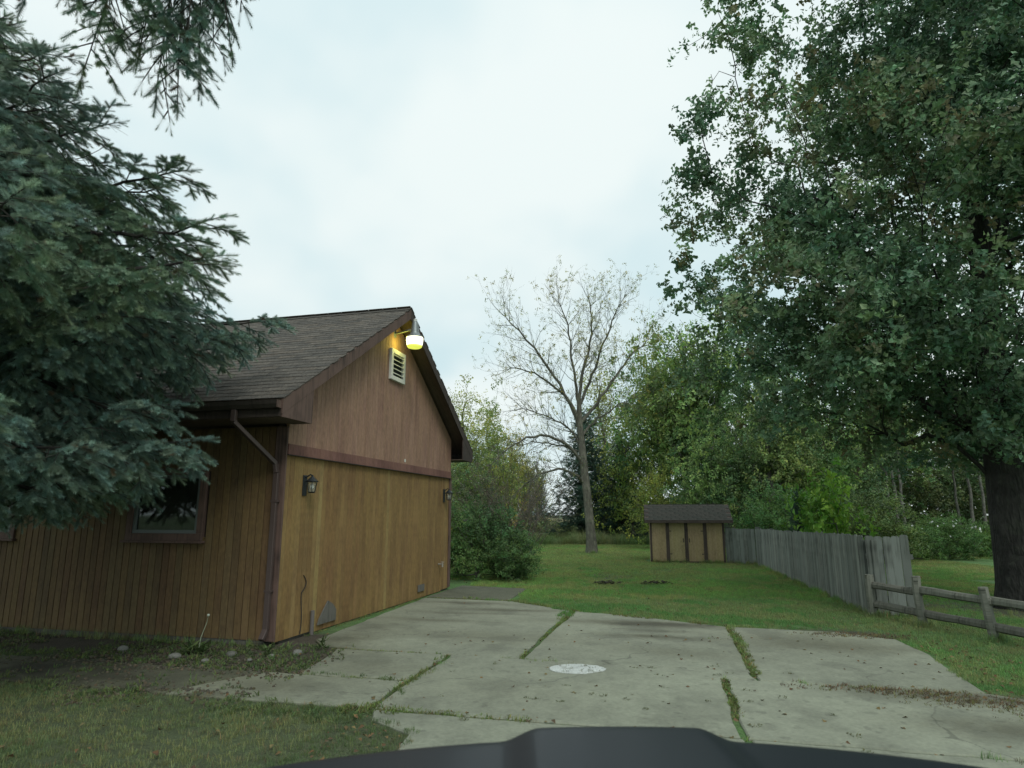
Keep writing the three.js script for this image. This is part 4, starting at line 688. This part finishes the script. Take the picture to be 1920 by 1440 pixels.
// dark shrub at the garage corner
{
  rnd = rng(12);
  const o = makeBack('shrub', PT.bush, 'dense dark green bush beside the far garage corner', [-1.0, -18.4], 1.0, 1.0, .4, null, [.85, .9, .85]); o.scale.set(.86, .86, .86);
  const o2 = makeBack('shrub', PT.bush, 'low dark bush at the end of the concrete pad', [-.05, -18.0], .62, .55, 2.2, null, [.8, .85, .8]);
  const W = new Limbs(), it = []; for (let k = 0; k < 80; k++) { const a = rr(0, 6.28), b = V(rr(-.5, .5), 0, rr(-.4, .4)); let d = V(Math.cos(a) * .5, 1, Math.sin(a) * .5).normalize(), q = b, L = rr(2.2, 3.7), n = 8; for (let i = 0; i < n; i++) { const e = q.clone().addScaledVector(d, L / n); W.seg(q, e, .012 * (1 - i / n) + .003, .012 * (1 - (i + 1) / n) + .003, 3); if (i > 2) for (let s = 0; s < 2; s++) { const f = e.clone().addScaledVector(d.clone().add(rdir().multiplyScalar(.8)).normalize(), rr(.2, .5)); W.seg(e, f, .004, .002, 3); if (rnd() < .75) it.push({ p: f, d: rdir(), s: rr(.5, .9), c: jcol(pick([[.085, .07, .055], [.09, .07, .058], [.07, .08, .045], [.065, .08, .045]]), .3) }); } q = e; d.add(rdir().multiplyScalar(.16)).add(V(0, -.03, 0)).normalize(); } }
  const t = thing('shrub', 'tall brownish twiggy shrub behind the dark green bush', 'shrub', [-.1, 0, -19.5]); part('stems', W.geo(), M.twig, t); scatter('foliage', sprig(8, .3, .08, .045), backLeaf, it, t, 'stuff');
}
// dead pale trunk behind the bare tree
{
  const o = thing('dead_trunk', 'pale barkless dead tree trunk behind the bare tree', 'tree trunk', [4.95, 0, -47]); const L = new Limbs();
  L.path([V(0, -.1, 0), V(.02, .6, 0), V(.05, 1.6, 0), V(.1, 2.6, 0), V(.05, 3.6, .05), V(.02, 4.6, 0), V(-.05, 5.6, 0), V(-.06, 5.9, 0)], [.42, .34, .31, .33, .25, .22, .14, .02], 12); L.path([V(.1, 3.2, 0), V(-.35, 3.8, .1), V(-.5, 4.1, .1)], [.14, .09, .02], 8); part('trunk', L.geo(), M.barkPale, o);
}
// ------------------------------------------------------------------ grass, weeds, litter
rnd = rng(3);
function tuftG(n, hgt, w, lean) { const P = [], N = []; for (let k = 0; k < n; k++) { const g0 = rr(.7, 1.25), sh = [g0 * rr(.85, 1.3), g0, g0], a = rr(0, 6.28), x = rr(-.045, .045), z = rr(-.045, .045), H = hgt * rr(.55, 1.1), l = H * rr(.1, lean), c = Math.cos(a), s = Math.sin(a), W = w * rr(.7, 1.2) / 2; const b1 = V(x - s * W, 0, z + c * W), b2 = V(x + s * W, 0, z - c * W), m1 = V(x - s * W * .7 + c * l * .4, H * .6, z + c * W * .7 + s * l * .4), m2 = V(x + s * W * .7 + c * l * .4, H * .6, z - c * W * .7 + s * l * .4), t = V(x + c * l, H, z + s * l); for (const [p, q, r] of [[b1, b2, m1], [m1, b2, m2], [m1, m2, t]]) { const n2 = q.clone().sub(p).cross(r.clone().sub(p)).normalize(); for (const v of [p, q, r]) { P.push(v.x, v.y, v.z); N.push(n2.x, n2.y, n2.z); (P.c ??= []).push(sh[0], sh[1], sh[2]); } } } return soup(P, N); }
const grassMat = leafMat([1, 1, 1], .42, .85);
const inHouseP = (lx, lz) => lx < .05 && lx > -HL && lz < .02 && lz > -HW - .05;
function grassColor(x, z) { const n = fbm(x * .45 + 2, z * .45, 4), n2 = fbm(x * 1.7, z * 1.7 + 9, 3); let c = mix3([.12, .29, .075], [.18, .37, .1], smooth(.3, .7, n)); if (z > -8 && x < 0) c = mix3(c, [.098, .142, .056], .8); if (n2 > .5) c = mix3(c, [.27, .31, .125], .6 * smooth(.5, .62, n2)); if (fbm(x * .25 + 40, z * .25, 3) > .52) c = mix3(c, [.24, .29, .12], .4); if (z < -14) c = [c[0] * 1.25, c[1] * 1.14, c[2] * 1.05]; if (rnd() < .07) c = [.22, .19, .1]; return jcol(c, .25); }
{
  const it = [];
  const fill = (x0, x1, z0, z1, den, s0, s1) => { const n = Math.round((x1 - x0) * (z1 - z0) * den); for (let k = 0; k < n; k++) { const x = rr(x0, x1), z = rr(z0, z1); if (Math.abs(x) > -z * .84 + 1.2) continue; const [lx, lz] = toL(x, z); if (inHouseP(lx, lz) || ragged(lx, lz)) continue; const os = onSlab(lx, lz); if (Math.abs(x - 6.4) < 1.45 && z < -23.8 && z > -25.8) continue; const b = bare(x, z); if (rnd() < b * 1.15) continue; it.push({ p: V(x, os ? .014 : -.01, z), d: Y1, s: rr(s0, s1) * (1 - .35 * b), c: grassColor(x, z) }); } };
  fill(-5.5, .6, -8.4, -2.4, 620, .55, 1.0); fill(3, 12, -13, -3, 520, .6, 1.05); fill(-1, 12, -18, -11, 420, .7, 1.15); fill(-2, 16, -26, -18, 230, .85, 1.35); fill(-2, 24, -38, -26, 110, 1.1, 1.7); fill(-4, 30, -48, -38, 60, 1.4, 2.2);
  const gr = scatter('grass', tuftG(15, .062, .0052, .8), grassMat, it); tag(gr, 'mown green lawn grass round the driveway', 'grass', null, 'stuff');
}
{ // longer tufts the mower misses: along fences, posts, shed and house
  const it = []; const line = (a, b, den, s, w) => { const L = Math.hypot(b[0] - a[0], b[1] - a[1]); for (let k = 0; k < L * den; k++) { const t = rnd(), x = mix(a[0], b[0], t) + rr(-w, w), z = mix(a[1], b[1], t) + rr(-w, w); if (fbm(x * 2, z * 2, 2) < .38) continue; it.push({ p: V(x, -.01, z), d: V(rr(-.3, .3), 1, rr(-.3, .3)).normalize(), s: rr(.5, 1) * s, c: grassColor(x, z) }); } };
  line([7.58, -23.68], [8.3, -22.85], 50, 1.1, .06); line([8.28, -22.9], [6.18, -11.84], 60, .9, .06); line([6.2, -11.75], [7, -11.55], 60, .8, .06); line([5.0, -24.16], [7.5, -23.66], 60, 1, .05);
  for (const [x, z] of [[6.16, -11.6], [6.45, -10.66], [6.7, -9.46], [6.98, -8.05]]) line([x - .1, z], [x + .1, z], 260, .9, .08);
  const [ax, az] = toW(-9, .12), [bx, bz] = toW(-.1, .1); line([ax, az], [bx, bz], 26, .8, .08); line([3.2, -29.3], [3.9, -29.3], 120, 1.1, .25); line([9, -12.1], [10.4, -12.1], 40, .8, .3);
  for (let k = 0; k < 1500; k++) { const x = rr(-4, 14), z = rr(-30, -9), n = fbm(x * .9 + 4, z * .9, 3); if (n < .55) continue; const [lx, lz] = toL(x, z); if (inHouseP(lx, lz) || onSlab(lx, lz)) continue; it.push({ p: V(x, -.01, z), d: V(rr(-.4, .4), 1, rr(-.4, .4)).normalize(), s: rr(.35, .6), c: grassColor(x, z) }); }
  const m = scatter('grass_tufts', tuftG(12, .2, .008, .7), grassMat, it); tag(m, 'longer grass tufts along the fences, posts and walls', 'grass', null, 'stuff');
}
{ // tall uncut grass at the back of the lawn
  const it = []; for (let k = 0; k < 52000; k++) { const x = rr(-6, 34), e = -37 - .3 * Math.sin(x * .5) - (x > 14 ? -8 : 0), z = e - Math.pow(rnd(), 1.3) * 13; if (Math.abs(x) > -z * .84) continue; if (x > 9.5 && x < 14) continue; const n = fbm(x * .5, z * .5 + 3, 3); it.push({ p: V(x, 0, z), d: V(rr(-.2, .2), 1, rr(-.2, .2)).normalize(), s: rr(.45, 1.1) * (.15 + 1.5 * n * fbm(x * 1.3 + 8, z * .6, 2)), c: jcol(mix3([.13, .245, .07], [.25, .31, .13], smooth(.4, .65, n)), .25) }); }
  const m = scatter('tall_grass', tuftG(10, .85, .022, .55), grassMat, it); tag(m, 'tall pale uncut grass at the back edge of the lawn', 'tall grass', null, 'stuff');
}
{ // weeds in the joints and along the edges of the slabs
  const it = []; const line = (a, b, den, s, w = .035) => { const L = Math.hypot(b[0] - a[0], b[1] - a[1]); for (let k = 0; k < L * den; k++) { const t = rnd(); if (fbm(t * L * 1.8 + a[0] * 7, a[1] * 3, 3) < .4) continue; const [x, z] = toW(mix(a[0], b[0], t) + rr(-w, w), mix(a[1], b[1], t) + rr(-w, w)); it.push({ p: V(x, .0, z), d: V(rr(-.5, .5), 1, rr(-.5, .5)).normalize(), s: rr(.5, 1) * s, c: jcol(pick([[.13, .21, .05], [.17, .25, .06], [.17, .17, .07]]), .3) }); } };
  line([3.41, -4.1], [3.41, -3.1], 90, 1.0); line([3.41, -3.1], [3.41, -1.4], 60, .7); line([3.41, -1.4], [3.41, -.02], 90, .8); line([6.0, -3.0], [6.05, -1.6], 90, .9, .03); line([6.06, -2.4], [6.1, .36], 170, 1.0, .036); line([5.75, .38], [5.8, 2.3], 120, .85, .03); line([2.5, .02], [2.57, 2.3], 120, .9, .04); line([.9, 0], [2.5, 0], 90, .7); line([2.6, 2.32], [4.2, 2.32], 120, .9, .05); line([2.3, 2.35], [2.9, 2.34], 200, 1, .08); line([2.5, 0], [3.4, -.02], 40, .6); line([5.6, -1.9], [6.02, -1.9], 60, .6); line([1.2, 1.33], [2.5, 1.33], 50, .7);
  line([.04, -.6], [.06, -5], 40, .6, .03); line([2.0, -5.13], [3.35, -4.12], 160, 1, .05); line([3.4, -4.1], [6, -3], 120, 1, .05); line([0, -5.2], [1.95, -5.15], 90, .6);
  for (let k = 0; k < 9000; k++) { const lx = rr(-7, 2.6), lz = rr(-.2, 2.75); const n = fbm(lx * 1.5 + 3, lz * 1.5, 3); if (n < .47 || rnd() < .55 || (onSlab(lx, lz) && (lx > 1.35 || rnd() < .75)) || inHouseP(lx, lz)) continue; const [x, z] = toW(lx, lz); it.push({ p: V(x, onSlab(lx, lz) ? .015 : 0, z), d: V(rr(-.5, .5), 1, rr(-.5, .5)).normalize(), s: rr(.5, 1.2), c: jcol([.1, .16, .045], .35) }); }
  for (const [cx, cz, sx, sz, n] of [[7.3, .5, .8, .16, 300], [8.0, .7, .7, .26, 380], [8.7, 1.2, .6, .4, 420], [7.7, -2.7, .7, .22, 300]]) for (let k = 0; k < n; k++) { const [x, z] = toW(cx + (rnd() + rnd() + rnd() - 1.5) * sx, cz + (rnd() + rnd() + rnd() - 1.5) * sz); it.push({ p: V(x, .012, z), d: V(rr(-.7, .7), 1, rr(-.7, .7)).normalize(), s: rr(.35, .7), c: jcol(pick([[.19, .14, .075], [.17, .18, .06], [.12, .09, .055]]), .3) }); }
  for (let k = 0; k < 60; k++) it.push({ p: V(.745 + .3 * Math.sqrt(rnd()) * (rnd() < .75 ? 1 : -1) * rr(.3, 1), .03, -7.82 + rr(-.17, .19)), d: V(rr(-1, 1), .5, rr(-1, 1)).normalize(), s: rr(.15, .45), c: jcol([.13, .15, .07], .3) });
  for (let k = 0; k < 34; k++) { const cx = rr(2.7, 6.8), cz = rr(-.2, 2.6), m = 2 + rnd() * 4; for (let q = 0; q < m; q++) { const [x, z] = toW(cx + rr(-.05, .05), cz + rr(-.02, .02)); it.push({ p: V(x, .018, z), d: V(rr(-1, 1), .7, rr(-1, 1)).normalize(), s: rr(.2, .5), c: jcol([.11, .13, .05], .3) }); } }
  const m = scatter('weeds', tuftG(11, .045, .011, 2.2), grassMat, it); tag(m, 'small weeds growing in the joints and edges of the concrete', 'weeds', null, 'stuff');
}
{ // crumbs of earth and dry bits over the walk and the bed
  const g0 = new THREE.IcosahedronGeometry(1, 0), it = []; for (let k = 0; k < 7000; k++) { const lx = rr(-6.5, 1.3), lz = rr(.15, 2.9); const n = fbm(lx * 1.4 + 12, lz * 1.8 + 3, 3); if (n < .46) continue; const on = onSlab(lx, lz); const edge = Math.min(Math.abs(lz - 1.37), Math.abs(lz - 2.33)); if (on && edge > .22 && rnd() < .75) continue; const [x, z] = toW(lx, lz); const s = rr(.006, .022); it.push({ p: V(x, (on ? .016 : 0) + s * .3, z), q: new THREE.Quaternion().setFromEuler(new THREE.Euler(rr(0, 6), rr(0, 6), rr(0, 6))), s, c: jcol(pick([[.07, .058, .04], [.09, .075, .05], [.06, .06, .035]]), .3) }); }
  const m = scatter('dirt_crumbs', g0, std([1, 1, 1], { roughness: 1 }), it); tag(m, 'dark crumbs of earth scattered over the walk by the front wall', 'dirt', null, 'stuff');
}
{ // fallen leaves
  const P = [], N = []; leafInto(P, N, V(0, 0, -.03), V(0, .05, 1).normalize(), Y1, .045, .036, .3); const it = [];
  for (let k = 0; k < 5200; k++) { const near = rnd() < .35; const x = near ? rr(-1.5, 6) : rr(-5, 16), z = near ? rr(-10, -4.5) : rr(-34, -4); const [lx, lz] = toL(x, z); if (inHouseP(lx, lz)) continue; const s = onSlab(lx, lz); if (s && rnd() < .92) continue; it.push({ p: V(x, s ? .026 : rr(.01, .05), z), q: new THREE.Quaternion().setFromEuler(new THREE.Euler(rr(-.35, .35), rr(0, 6.28), rr(-.35, .35))), s: rr(.6, 1.3), c: jcol(pick([[.16, .105, .055], [.2, .15, .07], [.12, .085, .05], [.17, .155, .075]]), .3) }); }
  const m = scatter('fallen_leaves', soup(P, N), leafMat([1, 1, 1], .15), it); tag(m, 'scattered small brown and yellow fallen leaves', 'leaves', null, 'stuff');
}
{ // ragged pale patch lying on the concrete
  const [x, z] = toW(3.93, .95); const pts = []; for (let k = 0; k < 64; k++) { const a = k / 64 * 6.283, r = 1 - .12 * fbm(Math.cos(a) * 3 + 5, Math.sin(a) * 3 + 5, 3) * (Math.cos(a) > .2 ? 2.4 : .6) * (k % 2 ? 1 : .75); pts.push(new THREE.Vector2(Math.cos(a) * .335 * r, Math.sin(a) * .23 * r)); }
  let g = new THREE.ExtrudeGeometry(new THREE.Shape(pts), { depth: .006, bevelEnabled: true, bevelSize: .003, bevelThickness: .003, bevelSegments: 1 }); g.rotateX(-Math.PI / 2); g = uvBox(g);
  const m = new THREE.Mesh(g, std([.66, .7, .66], { map: withRep(T.speck, 2.2), roughness: .75, bumpMap: withRep(T.fine, 3), bumpScale: .006 })); m.name = 'white_patch'; m.position.set(.745, .024, -7.82); tag(m, 'white oval patch with a ragged right edge on the concrete', 'patch'); add(m);
}
// stones in the bed by the house
{ const g0 = new THREE.IcosahedronGeometry(1, 2); const p = g0.attributes.position; for (let i = 0; i < p.count; i++) { const k = 1 + .35 * (fbm(p.getX(i) * 1.4 + 4, p.getY(i) * 1.4 + p.getZ(i), 3) - .5); p.setXYZ(i, p.getX(i) * k, p.getY(i) * k * .62, p.getZ(i) * k); } g0.computeVertexNormals();
  const L = [[-2.7, -8.7, .06, 'pale stone nearest the concrete by the house corner'], [-2.98, -8.55, .035, 'second pale stone from the concrete by the house corner'], [-3.5, -8.62, .065, 'grey stone in the dark bed under the corner downspout'], [-3.66, -8.26, .045, 'small pale stone between the corner stone and the walk'], [-3.15, -8.3, .03, 'tiny stone at the edge of the walk'], [-5.05, -8.95, .06, 'round pale stone alone in the bed left of the weed'], [-4.15, -8.5, .07, 'ring-like pale stone beside the weed plant']];
  for (const [x, z, s, l] of L) { const m = new THREE.Mesh(g0, std([[.2, .2, .175], [.24, .24, .21], [.14, .14, .12]][(x * -100 | 0) % 3], { map: T.speck })); m.name = numbered('stone'); m.position.set(x, .02, z); m.scale.setScalar(s); m.rotation.y = x * 7; m.scale.y *= .7 + .5 * ((x * -37) % 1); tag(m, l, 'stone', 'stones in the bed by the house'); add(m); } }
{ // leafy weed by the front wall
  const t = thing('weed_plant', 'leafy green weed with a pale upright stalk by the front wall', 'plant', [-4.0, 0, -8.75]); const P = [], N = []; for (let k = 0; k < 60; k++) { const a = rr(0, 6.28), d = V(Math.cos(a), rr(.2, 1.1), Math.sin(a)).normalize(); leafInto(P, N, V(rr(-.14, .14), rr(0, .08), rr(-.1, .1)), d, Y1, rr(.1, .22), rr(.03, .055), .4); } part('leaves', soup(P, N), leafMat([.1, .16, .05], .3), t);
  const L = new Limbs(); L.path([V(.02, 0, 0), V(.05, .2, .02), V(.1, .38, 0), V(.12, .46, .02)], [.006, .005, .004, .003], 5); part('stalk', L.geo(), std([.3, .35, .24]), t); part('flower', new THREE.SphereGeometry(.018, 8, 6).translate(.12, .47, .02), std([.4, .44, .36]), t);
}
for (const [x, z, h2_, l] of [[-2.47, -9.0, .26, 'small weed at the foot of the gable wall by the cable'], [-3.05, -8.55, .2, 'low weed beside the pale stones at the corner']]) { const t = thing('weed_plant', l, 'plant', [x, 0, z]); const P = [], N = []; for (let k = 0; k < 26; k++) { const a = rr(0, 6.28), d = V(Math.cos(a), rr(.4, 1.6), Math.sin(a)).normalize(); leafInto(P, N, V(rr(-.05, .05), rr(0, h2_ * .5), rr(-.05, .05)), d, Y1, rr(.06, .13), rr(.02, .035), .4); } part('leaves', soup(P, N), leafMat([.085, .14, .045], .3), t); }
// two low dark clumps on the lawn
for (const [x, z, l] of [[2.35, -16.9, 'left dark tuft of dead leaves on the lawn'], [3.6, -16.9, 'right dark tuft of dead leaves on the lawn']]) { const t = thing('leaf_clump', l, 'leaf clump', [x, 0, z], 0, 'dark clumps on the lawn'); const P = [], N = []; for (let k = 0; k < 70; k++) { const a = rr(0, 6.28), r = Math.sqrt(rnd()); leafInto(P, N, V(Math.cos(a) * r * .33, rr(.02, .07), Math.sin(a) * r * .14), V(Math.cos(a * 3), rr(-.1, .5), Math.sin(a * 3)).normalize(), Y1, .1, .06, .4); } part('leaves', soup(P, N), leafMat([.045, .04, .03], .1), t); }
{ // white flowers among the weedy bushes
  const it = []; for (let k = 0; k < 60; k++) it.push({ p: V(rr(15, 22), rr(.8, 1.75), rr(-26.4, -25)), d: rdir(), s: rr(.6, 1.4) }); const P = [], N = []; for (let k = 0; k < 6; k++) { const a = k * 1.047; leafInto(P, N, V(0, 0, 0), V(Math.cos(a), .2, Math.sin(a)).normalize(), Y1, .05, .03, .2); }
  const m = scatter('white_flowers', soup(P, N), std([.7, .72, .7], { side: THREE.DoubleSide }), it); tag(m, 'specks of white flowers among the weedy bushes at the right', 'flowers', null, 'stuff'); }
// ------------------------------------------------------------------ the front of the vehicle we look over
{
  const t = thing('vehicle', 'dark vehicle bonnet with a raised centre filling the bottom edge', 'vehicle', [.32, 0, -.2]);
  const paint = new THREE.MeshPhysicalMaterial({ color: lin(.008, .012, .017), roughness: .55, metalness: .0, clearcoat: .15, clearcoatRoughness: .2, specularIntensity: .45 });
  const blk = std([.015, .016, .017], { roughness: .7 });
  const nx = 128, nz = 44, P = [], I = []; const zf = -2.12, zb = -.55, hw = 1.2;
  for (let j = 0; j <= nz; j++) for (let i = 0; i <= nx; i++) { const u = i / nx * 2 - 1, v = j / nz; const x = u * hw, zz = mix(zb, zf + .2 * u * u, v); const sc = smooth(.355, .235, Math.abs(x)) * smooth(-.2, .3, v);
    let y = 1.114 - .05 * u * u - .04 * v * v + .034 * sc - .06 * smooth(.85, 1, Math.abs(u)); y -= .3 * Math.pow(smooth(.86, 1, v), 2) * (.4 + .6 * v); P.push(x, y, zz); }
  for (let j = 0; j < nz; j++) for (let i = 0; i < nx; i++) { const a = j * (nx + 1) + i; I.push(a, a + 1, a + nx + 1, a + 1, a + nx + 2, a + nx + 1); }
  const g = new THREE.BufferGeometry(); g.setAttribute('position', new THREE.Float32BufferAttribute(P, 3)); g.setIndex(I); g.computeVertexNormals(); part('bonnet', g, paint, t);
  part('bumper', boxG(-1.04, 1.04, .35, .62, -2.2, -1.85, .06), blk, t); part('grille', boxG(-.62, .62, .6, .86, -2.0, -1.9, .02), blk, t);
  for (const s of [-1, 1]) { part('headlight', boxG(Math.min(s * .62, s * .88), Math.max(s * .62, s * .88), .64, .82, -1.94, -1.8, .03), new THREE.MeshPhysicalMaterial({ color: lin(.7, .72, .72), roughness: .15, clearcoat: 1 }), t);
    part('fender', boxG(Math.min(s * .9, s * 1.1), Math.max(s * .9, s * 1.1), .5, s > 0 ? 1.03 : .99, -1.95, -.45, .09), paint, t);
    const w = part('wheel', new THREE.CylinderGeometry(.37, .37, .24, 28).rotateZ(Math.PI / 2).translate(s * .95, .37, -1.2), blk, t); part('rim', new THREE.CylinderGeometry(.22, .22, .25, 20).rotateZ(Math.PI / 2).translate(s * .955, .37, -1.2), std([.4, .4, .42], { metalness: .8, roughness: .4 }), w); }
  part('cowl', boxG(-.88, .88, .98, 1.05, -.66, -.42, .03), blk, t);
  part('body', boxG(-.78, .78, .4, .95, -1.84, -.45, .04), blk, t);
}
renderer.render(scene, camera);
